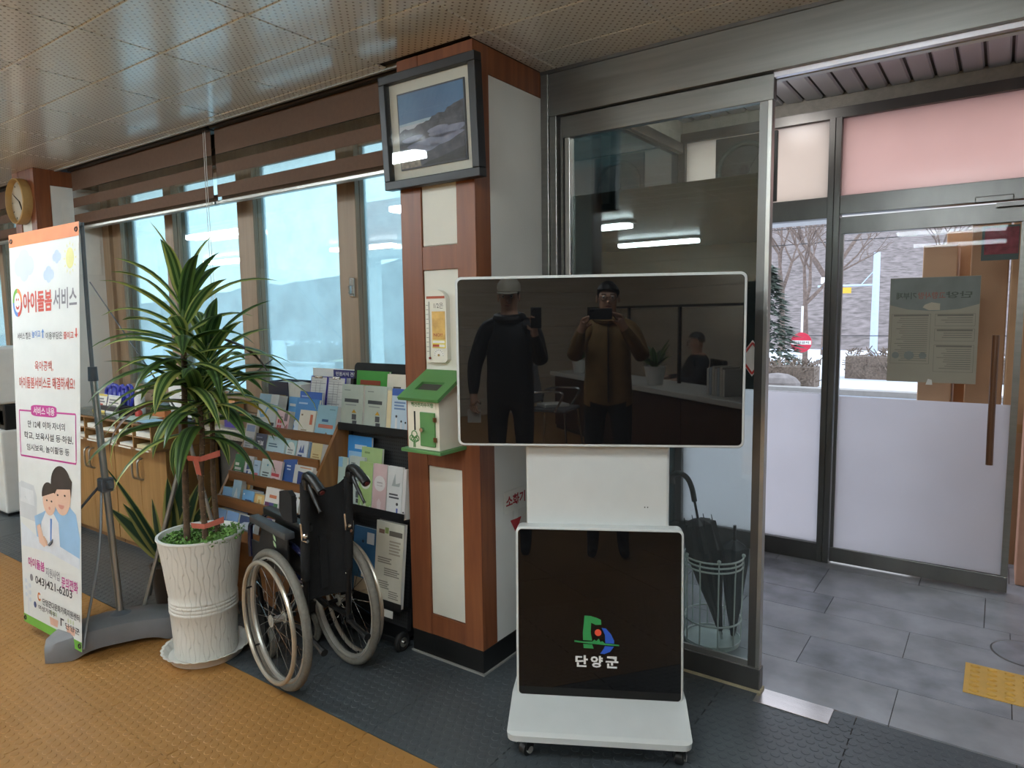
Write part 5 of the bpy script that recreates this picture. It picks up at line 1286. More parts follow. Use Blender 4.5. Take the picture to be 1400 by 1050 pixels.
# tier 5
T(4, .02, .17, .115, .05, '4f7fc0', 'blue gradient leaflet stack, left end of lowest tier', [(0, .6, 1, 1, '86a8d4'), (.3, .1, .55, .3, '2f4f88')])
T(4, .18, .34, .115, .05, '4a7abc', 'second blue gradient leaflet stack on the lowest tier', [(0, .6, 1, 1, '7fa2d0'), (.4, .12, .7, .34, '2f4f88')])
T(4, .36, .56, .110, .03, 'b9c2cc', 'navy and white curved leaflet on the lowest tier', [('p', [(0, .55), (.3, .72), (.7, .78), (1, .7), (1, 1), (0, 1)], '37476c'), (.3, .3, .7, .42, '6a7480')])
T(4, .66, .76, .125, .02, '5a4a96', 'small purple leaflet on the lowest tier behind wheelchair', [(.2, .6, .8, .7, 'bcb4dc')])
T(4, .78, .97, .11, .03, '7fb0d8', 'pale blue leaflet, right end of the lowest tier', lines(.2, .8, .3, .7, 3, 'd8e4ee'))
# on top of the rack
TOPZ = .985
MB().box((-hw_+.009, 2.25-oy, .972), (hw_-.009, 2.41-oy, .985), bev=.001).build('top_board', m_rw, wr_)
bd = thing('navy_binder', 'thick open navy binder with gold lettering on top of the rack', 'binder', (-3.165, 2.295, TOPZ+.001))
MB().box((-.125, 0, 0), (.045, .006, .165), bev=.001).build('front_cover', M('navy leatherette', '242a40', .4, var=.1), bd); MB().box((-.125, .006, 0), (-.119, .10, .165)).build('spine', MATS['navy leatherette'], bd)
MB().box((-.119, .095, 0), (.16, .10, .17)).build('back_cover', MATS['navy leatherette'], bd)
for k in range(7):
    x = .048+k*.014; MB().prism([(0, 0), (.0125, 0), (.0125, .158-.001*k), (0, .16-.001*k)], .084, (x, .093, .002)).build('page_block', m_paper, bd)
MB().box((-.118, .008, .002), (.046, .092, .157)).build('page_block', m_paper, bd)
lettering('민원사무편람', -.06, .075, .03, .095, M('gold foil', 'b79a52', .35, .6), bd, -.0012, bold=.02)
m_purp = M('purple clipboard edge', '3d3a9a', .5)
for k, (x, lab_) in enumerate(((-2.885, 'clipboard with a grey printed form beside the navy binder'), (-2.745, 'clipboard with a grey printed form next to the green poster'))):
    cl = thing('form_clipboard', lab_, 'clipboard', (x-.04, 2.318, TOPZ+.001), group='clipboards on the rack'); cl.rotation_euler = (math.radians(-10), 0, 0)
    MB().box((-.066, 0, 0), (.066, .006, .205), bev=.001).build('board', m_purp, cl)
    MB().box((-.060, -.0012, .005), (.062, -.0002, .20)).build('sheet', M('form sheet', 'c8c9c6', .6), cl)
    b = MB()
    for q in range(14): b.box((-.055, -.0022, .012+q*.0128), (.055-.02*(q % 3), -.0013, .0135+q*.0128+.002*(q % 4 == 0)))
    for q in (-.02, .015): b.box((q, -.0022, .012), (q+.0012, -.0013, .18))
    b.build('form_print', M('form grey print', '8a8b8c', .6), cl)
    MB().box((-.03, -.008, .192), (.03, .0, .207), bev=.003).build('clip', m_chrome, cl)
sg = thing('form_sign', 'white acrylic sign with a purple title strip behind the clipboards', 'sign', (-2.83, 2.395, TOPZ+.001))
MB().box((-.20, 0, 0), (.16, .005, .24), bev=.002).build('panel', m_white, sg); MB().box((-.03, -.002, .195), (.16, -.0005, .236)).build('title_strip', M('purple print', '33306a', .5), sg)
lettering('민원서식 견본', -.01, .204, .15, .226, m_ewhite, sg, -.0026, bold=.02)

# ================================================================ BLACK METAL RACK
br_ = thing('magazine_rack', 'black perforated metal magazine rack on wheels beside the pillar', 'rack', (-2.38, 2.18, 0))
def perfblack():
    m, nt, out = newmat('perforated black metal'); L = nt.links.new
    p = N(nt, 'BsdfPrincipled'); L(p.outputs[0], out.inputs[0]); p.inputs['Roughness'].default_value = .45; p.inputs['Base Color'].default_value = (*lin('242527'), 1)
    tcn = N(nt, 'TexCoord'); sp = N(nt, 'SeparateXYZ'); L(tcn.outputs['Object'], sp.inputs[0])
    def mth(op, a, b=None):
        n = N(nt, 'Math', operation=op)
        for i, v in enumerate((a, b)):
            if v is None: continue
            if isinstance(v, (int, float)): n.inputs[i].default_value = v
            else: L(v, n.inputs[i])
        return n.outputs[0]
    fx = mth('SUBTRACT', mth('FRACT', mth('MULTIPLY', mth('ADD', sp.outputs['X'], 10), 80)), .5); fz = mth('SUBTRACT', mth('FRACT', mth('MULTIPLY', mth('ADD', sp.outputs['Z'], 10), 60)), .5)
    d = mth('ADD', mth('MULTIPLY', fx, fx), mth('MULTIPLY', fz, fz)); h = mth('LESS_THAN', d, .07)
    mx = N(nt, 'Mix', data_type='RGBA'); L(h, mx.inputs[0]); mx.inputs[6].default_value = (*lin('2a2b2d'), 1); mx.inputs[7].default_value = (*lin('070708'), 1); L(mx.outputs[2], p.inputs['Base Color'])
    b = N(nt, 'Bump'); b.invert = True; b.inputs['Strength'].default_value = .6; b.inputs['Distance'].default_value = .002; L(h, b.inputs['Height']); L(b.outputs[0], p.inputs['Normal'])
    return m
m_pb = perfblack()
LEAN = math.radians(-6.5)
def leanbox(a, b_2, nm, m, bev=.0, par=br_):
    o = MB().box(a, b_2, bev=bev); o.xf(Matrix.Rotation(LEAN, 4, 'X')); return o.build(nm, m, par)
leanbox((-.225, 0, .06), (.22, .006, 1.20), 'back_panel', m_pb)
o = MB().prism(rrect(-.235, 1.16, .235, 1.28, .025), .012, (0, .012, 0)); o.xf(Matrix.Rotation(LEAN, 4, 'X')); o.build('top_plate', m_blackmetal, br_)
for s in (-1, 1): leanbox((s*.232-.012, -.015, .06), (s*.232+.012, .03, 1.2), 'side_frame', m_blackmetal, .002)
SH = [(.955, .085), (.575, .085), (.165, .075)]
for z, d in SH:
    leanbox((-.235, -d, z-.006), (.235, 0, z), 'shelf', m_blackmetal); leanbox((-.235, -d-.004, z-.006), (.235, -d, z+.030), 'lip', m_blackmetal, .001)
leanbox((-.21, -.055, .40), (.21, -.049, .408), 'retaining_wire', m_blackmetal)
MB().box((-.235, -.09, .03), (.235, .28, .06), bev=.004).build('base', m_blackmetal, br_)
m_tyre = M('black rubber', '1a1a1b', .6)
for x in (-.235, .255):
    for y in (-.075, .22):
        wv = MB().torus((x, y, .045), (1, 0, 0), .031, .0135, 28, 8).build('wheel', m_tyre, br_, smooth=True); MB().cyl((x-.012, y, .045), (x+.012, y, .045), .021, n=18).build('hub', m_alu, wv); MB().cyl((x-.018, y, .045), (x+.018, y, .045), .007, n=10).build('axle', m_chrome, wv)
leanbox((.10, -.082, .122), (.19, -.08, .155), 'label_holder', m_paper)
BG = 'brochures on the black rack'
def S(k, x0, x1, h, t, col, label, prints=(), dy=0.0, rel=0, **kw):
    z, d = SH[k]
    p = Matrix.Rotation(LEAN, 4, 'X') @ Vector((0, -d+.004+dy, z+.0015+rel))
    return brochure(label, -2.38+(x0+x1)/2, 2.18+p.y, p.z, x1-x0, h, t, col, kw.pop('tilt', 6.5), prints, group=BG, **kw)
gp = [(.55, .12, .75, .2, '3d4044'), (.52, .22, .72, .34, '4a4e54'), ('p', [(.5, .37), (.72, .37), (.61, .45)], 'c0962f'), (.15, .60, .8, .68, '3f4448'), (.2, .53, .7, .555, '8a9290'), (.12, .86, .4, .88, '7d8684')]
S(0, -.225, -.075, .215, .014, 'aeb9b0', 'grey green booklet with dark title, left of the pair on black rack', gp)
S(0, -.065, .085, .215, .022, 'aeb9b0', 'grey green booklet with dark title, right of the pair on black rack', gp, yaw=-2)
S(0, .088, .115, .20, .05, 'd6c9a4', 'cream booklet stack edge beside the grey green pair', [], dy=.0)
S(0, .118, .225, .21, .016, 'b8cddd', 'blue sky brochure with family silhouettes by the pillar', [(0, .85, 1, 1, '3f5fa8'), (0, 0, 1, .12, '8fae58'), ('o', .3, .4, .006, '33343c'), (.24, .12, .36, .36, 'd8dade'), ('o', .6, .30, .005, '33343c'), (.55, .12, .65, .27, 'd0d3da'), ('o', .85, .28, .005, '33343c'), (.82, .12, .9, .26, 'd0d3da')]+lines(.15, .8, .55, .75, 3, '6a86b0'))
S(0, -.175, .045, .285, .014, '3a8a34', 'green landscape booklet with yellow and red lettering', [(.12, .76, .75, .84, '8a3a22'), (.1, .62, .95, .72, 'd8cf4c'), (.08, .50, .5, .58, 'dfe3d8'), (.62, .47, .78, .56, 'd8b890')], dy=.045)
S(0, .04, .205, .275, .03, 'd2cdbf', 'white desk calendar with faint print behind the booklets', [(.25, .74, .55, .79, '4a4038'), (.15, .42, .75, .48, '8a8478'), ('o', .95, .8, .006, 'a8433a')], dy=.04)
S(1, -.225, -.165, .24, .012, 'b9d0c8', 'pale green and blue leaflet, left end of the middle shelf', [(0, .8, .5, 1, '8fc0e0'), (0, 0, .6, .4, '8fb84c')])
S(1, -.165, -.06, .25, .014, 'c2ccc8', 'pale grey booklet behind the wheelchair handle', gp, dy=.016)
S(1, -.215, -.05, .345, .012, '3c8ed4', 'bright blue booklet standing high on the middle shelf', [(.05, .45, .75, .78, '9cc8ea'), (.3, .82, .8, .88, 'd0e4f4')], dy=.046)
S(1, -.10, .04, .30, .012, 'a5bf86', 'plain pale green booklet at the back of the middle shelf', [(.15, .9, .4, .93, '7f9a64')], dy=.032)
S(1, -.075, .015, .235, .012, 'a3be7c', 'light green leaflet with a white circle on middle shelf', [('o', .5, .60, .034, 'd8dcd0'), ('p', [(.1, .0), (.2, .18), (.35, .1), (.5, .2), (.7, .08), (.95, .15), (1, 0)], 'd5dccb'), (.3, .56, .7, .59, '6a7a50')])
S(1, .02, .11, .235, .012, 'd3b6b6', 'pink leaflet with a white circle on middle shelf', [('o', .5, .62, .036, 'ded8d6'), (.3, .62, .7, .65, '8a6f72'), (.3, .57, .7, .59, '8a6f72'), ('p', [(.4, .05), (.6, .05), (.65, .25), (.5, .33), (.35, .25)], 'e0cfcf')])
S(1, .115, .21, .235, .012, 'd8d9d8', 'white leaflet with thin line drawings on middle shelf', lines(.15, .8, .38, .50, 2, '4a4c50')+[('p', [(.3, .62), (.5, .86), (.55, .66), (.85, .7), (.8, .62)], 'a8b0b0'), ('o', .7, .28, .007, '3a3c40'), (.66, .05, .76, .2, '4a5fa8')])
S(1, .213, .232, .23, .05, 'd6d2d0', 'slim white leaflet stack at the pillar end of middle shelf', [('o', .5, .15, .004, '3a2f2c'), (.2, .02, .8, .12, 'c8963c')])
S(2, -.225, -.12, .35, .012, 'b3b6b4', 'dark navy topped leaflet behind the wheelchair wheel', [(0, .80, 1, 1, '2f2f66'), (.1, .08, .9, .25, '2f6a6a'), (.15, .4, .85, .7, '8f9492')])
S(2, -.10, .05, .335, .012, '2f5f86', 'dark blue leaflet with white letters on the lowest black shelf', [(.6, .78, .92, .94, 'd5dbe2'), ('o', .42, .8, .007, '1d2a3c'), ('p', [(.4, .3), (.45, .5), (.55, .56), (.65, .5), (.7, .3)], 'cfc3a0'), (.1, .08, .95, .28, 'a99a84')])
S(2, .05, .225, .385, .02, 'cdc8b8', 'cream printed information sheet, right end of the lowest black shelf', lines(.1, .6, .5, .58, 3, '8a8478')+lines(.35, .9, .36, .46, 4, '8a8478')+lines(.1, .55, .2, .3, 4, '8a8478')+[(.1, .85, .3, .9, '7a5a4c'), (.32, .86, .45, .93, '8a9a5a'), (.48, .84, .95, .90, '5f5850')]+lines(.55, .9, .1, .2, 4, '8a8478')+lines(.5, .9, .62, .8, 5, 'a39a8a'))

# ================================================================ WATER PURIFIER (left edge)
wp = thing('water_purifier', 'white water purifier cabinet at the left edge behind the banner', 'water purifier', (-6.33, 2.10, 0))
MB().box((-.16, -.16, .02), (.16, .16, .665), bev=.015).build('lower_body', m_white, wp); MB().box((-.15, -.15, 0), (.15, .15, .02)).build('base', m_black, wp)
MB().box((-.15, -.12, .665), (.15, .15, .865), bev=.01).build('dispenser_recess', m_black, wp); MB().box((-.16, -.17, .865), (.16, .16, 1.305), bev=.02).build('upper_body', m_white, wp)
MB().cyl((.03, -.10, .80), (.03, -.10, .87), .015).build('tap', m_white, wp); MB().box((-.1, -.172, .9), (.02, -.170, .915)).build('mark', m_black, wp); MB().box((.05, -.12, .70), (.13, -.11, .82), bev=.004).build('cup_holder', m_white, wp)
# ================================================================ FOLDED WHEELCHAIR
wc = thing('wheelchair', 'folded black wheelchair with grey tyres parked before the brochure racks', 'wheelchair', (-2.30, 1.76, 0), math.atan2(.208, -.978))
m_tyre2 = M('grey rubber tyre', '6a675f', .7, var=.12, scale=60, bump=.5, bscale=120)
m_rimw = M('grey alloy rim', 'b3b0a8', .35, .6, var=.05)
m_hrim = M('champagne push rim', 'bdb6a8', .3, .7, var=.06)
m_navy = M('navy tube paint', '1b1d3c', .25, .3, var=.1, coat=.6)
m_canvas = M('black canvas', '101113', .85, var=.25, scale=40, bump=.4, bscale=300)
m_pad = M('dark grey arm pad', '3d4043', .45, var=.1, bump=.2, bscale=150)
RW = .285
def big_wheel(y, s):
    wl_ = MB().torus((0, 0, 0), (0, 1, 0), RW-.017, .017, 64, 10).build('wheel', m_tyre2, wc, smooth=True)
    wl_.location = (0, y, RW)
    MB().torus((0, 0, 0), (0, 1, 0), RW-.037, .011, 64, 8, squash=1.1).build('rim', m_rimw, wl_, smooth=True)
    MB().torus((0, s*.042, 0), (0, 1, 0), RW-.045, .0095, 64, 8).build('push_rim', m_hrim, wl_, smooth=True)
    for k in range(6):
        a = 2*PI*k/6+.3; c, q = math.cos(a), math.sin(a)
        MB().tube([(c*(RW-.04), 0, q*(RW-.04)), (c*(RW-.045), s*.042, q*(RW-.045))], .004, 6).build('rim_bracket', m_black, wl_)
    MB().cyl((0, -.032, 0), (0, .032, 0), .014, n=16).cyl((0, -.03, 0), (0, -.025, 0), .024, n=18).cyl((0, .025, 0), (0, .03, 0), .024, n=18).build('hub', m_rimw, wl_, smooth=True)
    me = None
    for k in range(28):
        a = 2*PI*k/28; sd = 1 if k % 2 else -1; off = .75*(1 if (k//2) % 2 else -1)
        if k < 4:
            pass
        p0 = Vector((.022*math.cos(a+off), sd*.027, .022*math.sin(a+off))); p1 = Vector(((RW-.045)*math.cos(a), 0, (RW-.045)*math.sin(a)))
        MB().cyl(p0, p1, .0011, n=4, caps=False).build('spoke', m_chrome, wl_)
    return wl_
big_wheel(.148, 1); big_wheel(-.148, -1)
for y in (.148, -.148): MB().cyl((0, y*.5, RW), (0, y, RW), .009).build('axle', m_blackmetal, wc)
yN, yF = .075, -.115
for y, sg_ in ((yN, 1), (yF, -1)):
    MB().tube(smoothpts([(-.10, y, .22), (-.11, y, .45), (-.125, y, .66), (-.14, y, .86), (-.165, y, .893), (-.20, y, .885)], 5), .0125, 10).build('back_post', m_blackmetal, wc, smooth=True)
    gr = MB().tube(smoothpts([(-.17, y, .896), (-.21, y, .888), (-.25, y, .868), (-.285, y, .848)], 4), [.014, .017, .018, .0175, .0185, .0175, .0185, .0175, .0185, .018, .018, .018, .017], 12).build('push_handle', m_black, wc, smooth=True)
    MB().cyl((-.286, y, .8475), (-.29, y, .8455), .009, n=12).build('end_cap', M('red brown cap', '5a201c', .5), gr)
    MB().tube(smoothpts([(-.165, y-.004, .862), (-.185, y-.006, .83), (-.225, y-.008, .785), (-.245, y-.01, .76)], 4), [.009]*4+[.008]*4+[.006]*4+[.008], 8).box((-.175, y-.012, .835), (-.145, y+.012, .875), bev=.004).build('brake_lever', m_black, wc, smooth=True)
    MB().sphere((-.128, y+.014, .80), .006, 8, 6).build('rivet', m_chrome, wc)
    MB().tube([(-.135, y+.018, .70), (-.132, y+.012, .63), (-.16, y+.006, .63)], .007, 6).sphere((-.15, y+.01, .65), .010, 8, 6).build('fold_bracket', m_chrome, wc)
    # main frame: seat rail, lower rail, front leg
    MB().tube(smoothpts([(-.105, y, .56), (.0, y*1.12, .585), (.06, y*1.12, .52), (.10, y*1.12, .44)], 6), .0125, 10).build('frame_tube', m_navy, wc, smooth=True)
    MB().tube([(-.12, y, .25), (.27, y*1.1, .23)], .011, 10).build('frame_tube', m_blackmetal, wc, smooth=True)
    MB().tube([(-.11, y, .45), (.30, y*1.1, .46)], .0125, 10).build('seat_rail', m_navy, wc, smooth=True)
    MB().tube(smoothpts([(.30, y*1.1, .46), (.36, y*1.15, .43), (.38, y*.9, .30), (.40, y*.6, .14)], 5), .0115, 10).build('front_leg', m_blackmetal, wc, smooth=True)
    c = MB().torus((.27, y*1.1, .075), (0, 1, 0), .058, .016, 30, 8).build('front_caster', m_tyre2, wc, smooth=True); MB().cyl((.27, y*1.1-.012, .075), (.27, y*1.1+.012, .075), .045, n=18).build('caster_hub', m_black, c); MB().box((.24, y*1.1-.024, .08), (.30, y*1.1-.019, .20)).box((.24, y*1.1+.019, .08), (.30, y*1.1+.024, .20)).box((.24, y*1.1-.024, .155), (.30, y*1.1+.024, .20)).cyl((.27, y*1.1, .2), (.27, y*1.1, .24), .01).build('fork', m_black, c)
    MB().box((.38, y*.5-.012, .08), (.48, y*.5+.012, .20), bev=.006).build('footrest', m_black, wc)
    MB().tube([(-.10, y, .23), (-.23, y, .21)], .011, 8).cyl((-.225, y, .21), (-.25, y, .207), .015, n=10).build('tipping_lever', m_black, wc)
    MB().sphere((-.115, y+.013, .47), .006, 8, 6).sphere((-.112, y+.013, .44), .006, 8, 6).build('rivet', m_chrome, wc)
# arm rests: near one and the folded-in far one
for y, z, x0, x1, tag_ in ((.118, .645, -.085, .27, 0), (.055, .668, -.115, .275, 1)):
    o = MB().box((x0, y-.022, z-.018), (x1, y+.022, z+.012), bev=.007); o.build('arm_pad', m_pad if tag_ == 0 else m_black, wc, smooth=True)
    MB().tube(smoothpts([(x1-.02, y, z-.015), (x1+.035, y, z-.04), (x1+.05, y, z-.10), (x1+.05, y, .46)], 5), .011, 10).build('arm_tube', m_navy, wc, smooth=True)
    MB().prism([(x0+.02, .46), (x1+.03, .46), (x1+.03, .54), (x1-.05, .545), (x1-.09, z-.02), (x0+.02, z-.02)], .006, (0, y+.003, 0)).build('side_guard', m_black, wc)
lf = MB()
for dz in (0, .027): lf.prism([(.02, .565+dz), (.038, .570+dz), (.045, .580+dz), (.045, .590+dz), (.028, .584+dz), (.02, .575+dz)], .001, (0.02, .122+.0015, 0), (1, 0, 0), (0, 0, 1))
lf.build('green_emblem', M('pale green emblem', 'a8c8a0', .5), wc)
# back canvas hanging in folds between the posts, seat canvas folded up
b = MB(); nu, nz = 16, 14; vs = []
for k in (0, 1):
    for j in range(nz+1):
        z = .36+(.86-.36)*j/nz
        for i in range(nu+1):
            t = i/nu; y = yN+.012+(yF-.024-yN)*t; sag = math.sin(PI*t)
            fold = .035*sag*(1+.35*math.sin(9*t+z*4))+.02*math.sin(PI*2*t)*sag
            top = -.05*sag*(1 if j > nz-3 else 0)*(j-nz+3)/3
            vs.append((-.118-.03*(z-.36)+fold+.004*k, y, z+top))
m1 = (nu+1)*(nz+1)
for j in range(nz):
    for i in range(nu):
        q = (j*(nu+1)+i, j*(nu+1)+i+1, (j+1)*(nu+1)+i+1, (j+1)*(nu+1)+i); b.f += [q[::-1], tuple(x+m1 for x in q)]
b.v = vs; b.mi = [0]*len(b.f); b.build('back_canvas', m_canvas, wc, smooth=True, angle=80)
for y in (yN, yF): MB().tube([(-.112, y, .46), (-.130, y, .66), (-.142, y, .85)], .019, 10).build('canvas_sleeve', m_canvas, wc, smooth=True)
MB().prism([(-.10, .40), (.28, .40), (.28, .62), (.1, .66), (-.02, .60), (-.10, .62)], .03, (0, .0, 0)).build('seat_canvas', m_canvas, wc)
MB().prism([(-.15, .69), (-.06, .69), (-.03, .72), (-.04, .80), (-.12, .815), (-.15, .80)], .02, (.07, yN+.028, 0)).build('side_pocket', m_canvas, wc)
for s in (-1, 1): MB().tube([(.05, s*.09, .25), (.05, -s*.07, .46)], .010, 8).build('cross_brace', m_blackmetal, wc)
# ================================================================ OUTDOORS
GZ = -.14
m_snow = M('trodden snow', 'c9ced6', .8, var=.1, scale=.6, bump=.4, bscale=8)
m_road = M('wet asphalt', '8a909a', .6, var=.15, scale=.8)
m_hill = M('winter hillside', '5f5754', .95, var=.3, scale=2.2, bump=1, bscale=6, var2='847a7a', stretch=(1, 1, 2.5))
m_twig = M('brown grey twigs', '6d5f58', .9, var=.3, scale=12)
m_conif = M('dusty conifer green', '4f5a50', .9, var=.3, scale=10)
gd = tag(MB().box((-90, 4.55, GZ-.5), (60, 60, GZ)).box((-90, 2.67, GZ-.5), (-1.78, 4.55, GZ)).build('ground', m_snow, None), 'snowy ground outside the building', 'ground', kind='structure')
ap = tag(MB().box((-1.78, 5.37, GZ), (3.4, 9.2, GZ+.03)).build('entrance_apron', M('wet concrete', '9d9a98', .4, var=.12), None), 'wet concrete apron outside the entrance doors', 'pavement', kind='structure')
rd = thing('road', 'grey winter road with snowy verge beyond the entrance', 'road', kind='structure')
MB().box((-90, 10.5, GZ), (60, 14.2, GZ+.02)).build('carriageway', m_road, rd)
MB().box((-90, 14.2, GZ), (60, 14.5, GZ+.12)).build('kerb', M('kerb stone', '8d8a86', .8), rd)
# hill
b = MB(); nx, ny = 90, 30; vs = []
rnd = random.Random(3)
for j in range(ny+1):
    for i in range(nx+1):
        x = -95+160*i/nx; t = j/ny; y = 30+70*t
        z = -.3+15*t**.9*(1-.12*math.sin(x*.05+1))*(.9+.1*math.sin(x*.11+t*3))+rnd.uniform(-.35, .35)*(.3+2*t)
        vs.append((x, y, z))
b.add(vs, [(j*(nx+1)+i, j*(nx+1)+i+1, (j+1)*(nx+1)+i+1, (j+1)*(nx+1)+i) for j in range(ny) for i in range(nx)])
tag(b.build('hill', m_hill, None, smooth=True), 'bare winter hillside rising behind the road', 'hill', kind='structure')
def bare_tree(name, label, loc, h, seed, depth=5, group='bare winter trees'):
    r = random.Random(seed); t = thing(name, label, 'tree', loc, group=group)
    tr = MB(); br = MB()
    def grow(p, d, L, rad, k, mb):
        q = p+d*L; mb.tube([p, p+d*L*.5+Vector((r.uniform(-.05, .05), r.uniform(-.05, .05), 0))*L, q], [rad, rad*.85, rad*.7], 5)
        if k == 0: return
        for _ in range(3 if k > 1 else 2):
            nd = (d+Vector((r.uniform(-.8, .8), r.uniform(-.8, .8), r.uniform(-.1, .5)))).normalized()
            grow(q, nd, L*r.uniform(.55, .8), rad*.55, k-1, br)
    grow(Vector((0, 0, 0)), Vector((r.uniform(-.08, .08), 0, 1)).normalized(), h*.3, h*.018, depth, tr)
    tr.build('trunk', m_twig, t); br.build('branches', m_twig, t)
    return t
k = 0
lab = ['bare tree beside the no entry sign', 'bare tree left of the lamp arm pole', 'bare tree behind the hedge right of pole', 'bare roadside tree seen through the window above brochures',
       'bare roadside tree seen through the window behind the plant', 'thin bare tree at foot of the hillside']
for (x, y, h) in ((-4.6, 21.0, 6), (-5.2, 27, 9), (-2.4, 31, 8), (-12, 15.5, 5), (-17, 17.5, 6), (-7.2, 29, 8)):
    bare_tree('bare_tree', lab[k], (x, y, GZ), h, 11+k); k += 1
# conifer
def conifer(label, loc, h, rad, seed):
    r = random.Random(seed); t = thing('conifer', label, 'tree', loc)
    MB().cyl((0, 0, 0), (0, 0, h*.9), .09, .02, 8).build('trunk', m_twig, t)
    b = MB()
    for k in range(1500):
        z = h*(.06+.92*r.random()**1.2); R = rad*(1-z/h)*(.55+.5*r.random())+.03; a = r.uniform(0, 2*PI)
        p = Vector((math.cos(a)*R, math.sin(a)*R, z)); o = Vector((math.cos(a), math.sin(a), -.25)); s = Vector((-math.sin(a), math.cos(a), r.uniform(-.4, .4))); l = r.uniform(.12, .3)
        b.add([p-s*.06, p+s*.06, p+o*l], [(0, 1, 2)])
    b.build('needles', m_conif, t)
conifer('dark conifer tree outside left of the no entry sign', (-4.75, 17.6, GZ), 2.8, .9, 4)
# hedge
def hedge(label, x0, x1, y, h, seed):
    r = random.Random(seed); t = thing('hedge', label, 'hedge', ((x0+x1)/2, y, GZ), group='clipped brown hedges')
    b = MB(); L = (x1-x0)/2
    for k in range(int(900*(x1-x0)/3)):
        p = Vector((r.uniform(-L, L), r.uniform(-.35, .35), r.uniform(.02, h*.85))); d = Vector((r.uniform(-1, 1), r.uniform(-1, 1), r.uniform(.0, 1.2))).normalized(); s = d.orthogonal().normalized()
        l = r.uniform(.08, .2); b.add([p-s*.018, p+s*.018, p+d*l+s*.012, p+d*l-s*.012], [(0, 1, 2, 3)])
    b.box((-L, -.28, 0), (L, .28, h*.7))
    b.build('twigs', M('hedge twigs', '6e6258', .95, var=.35, scale=25), t)
hedge('clipped brown hedge under the no entry sign', -5.3, -3.15, 15.6, .62, 1)
hedge('clipped brown hedge behind the road by the lamp pole', -3.0, .8, 18.2, .75, 2)
hedge('clipped hedge seen through the windows over the brochure racks', -22, -8, 16.5, .8, 5)
rk = MB().sphere((-3.75, 14.85, GZ+.1), .35, 12, 7, sc=(1.3, .9, .7)).build('boulder', M('grey boulder', '7c7674', .9, var=.25, scale=6, bump=1, bscale=14), None)
tag(rk, 'grey boulder in the snow below the hedge', 'rock')
# no entry sign
ne = thing('no_entry_sign', 'red round no entry sign on a thin white post outdoors', 'road sign', (-4.46, 20.0, GZ))
m_redsign = M('red sign paint', 'c8324a', .5, var=.05)
MB().cyl((0, 0, 0), (0, 0, 1.75), .03, n=10).build('post', m_white, ne)
MB().cyl((0, -.035, .755), (0, -.05, .755), .275, n=36).build('disc', m_redsign, ne)
MB().box((-.26, -.056, .70), (.26, -.05, .81)).build('white_bar', m_white, ne)
lettering('진입금지', -.2, .725, .2, .79, m_black, ne, -.058, bold=.01)
# street pole with arm
po_ = thing('street_pole', 'pale blue steel pole with side arm and yellow plate outdoors', 'pole', (-3.36, 25, GZ))
m_pole = M('pale blue pole paint', 'b4c4d6', .5, var=.05)
MB().cyl((0, 0, 0), (0, 0, 3.45), .12, .10, 14).build('mast', m_pole, po_, smooth=True)
MB().tube([(0, 0, 2.42), (-1.75, 0, 2.42)], .035, 8).build('arm', m_pole, po_)
MB().tube([(0, 0, 2.95), (-.42, 0, 2.45)], .02, 6).build('brace', m_pole, po_)
MB().box((-1.0, -.02, 2.17), (-.72, .02, 2.36)).build('yellow_plate', M('yellow plate', 'd9b13d', .5), po_)
MB().box((-1.65, -.08, 2.5), (-1.5, .08, 2.72), bev=.02).build('camera_head', m_white, po_)
pw = thing('overhead_wires', 'thin overhead wires crossing in front of the hillside', 'wires')
for z0, z1, y in ((4.3, 4.9, 25.2), (3.9, 4.2, 25.2), (.95, .98, 24)):
    MB().tube([(-25+i*4, y, z0+(z1-z0)*i/10-.3*math.sin(PI*i/10)) for i in range(11)], .014, 5).build('wire', m_black, pw)
bs = thing('road_marker', 'small blue triangular marker at the hedge by the road', 'road sign', (-3.62, 19.2, GZ))
MB().prism([(-.16, 0), (.16, 0), (0, .5)], .02, (0, 0, .62)).build('plate', M('blue plate', '6d8ec0', .5), bs); MB().cyl((0, .03, 0), (0, .03, .7), .02).build('post', m_white, bs)
# blue road sign far right of the window
rs2 = thing('blue_road_sign', 'blue road name sign seen through the window by the pillar', 'road sign', (-12.4, 14.9, GZ))
MB().box((-.55, -.02, 1.0), (.55, .02, 1.3)).build('plate', M('blue sign plate', '5a93d0', .5), rs2); MB().cyl((0, .04, 0), (0, .04, 1.2), .03).build('post', m_white, rs2)
# bench outside the left window
pb = thing('wooden_bench', 'yellowish slatted bench outside behind the window plant', 'bench', (-14.5, 13.2, GZ))
for z in (.42, .55, .68, .8): MB().box((-.8, 0, z), (.8, .04, z+.09)).build('back_slat', M('yellow bench wood', 'b8b48a', .6), pb)
for y in (-.4, -.27, -.14): MB().box((-.8, y, .38), (.8, y+.1, .42)).build('seat_slat', MATS['yellow bench wood'], pb)
for x in (-.7, .7): MB().box((x-.03, -.4, 0), (x+.03, .04, .38)).build('leg', m_dark, pb)
# canopy beam in front of the entrance
cb = thing('canopy_beam', 'brick red canopy beam on a white soffit outside the entrance', 'beam', (0, 8.2, 0), kind='structure')
MB().box((-9, 0, 2.58), (6, .3, 3.4)).build('brick_fascia', M('pinkish brick', 'b98176', .9, var=.2, scale=20), cb)
MB().box((-9, -.1, 2.47), (6, .35, 2.58)).build('soffit', M('white soffit', 'c8c5c2', .7), cb)
MB().box((-2.1, -.02, 2.58), (-1.85, .0, 2.72)).build('bracket', m_white, cb)
for x in (-8.9, 5.9): MB().box((x-.1, 0, GZ), (x+.1, .3, 2.47)).build('post', m_white, cb)
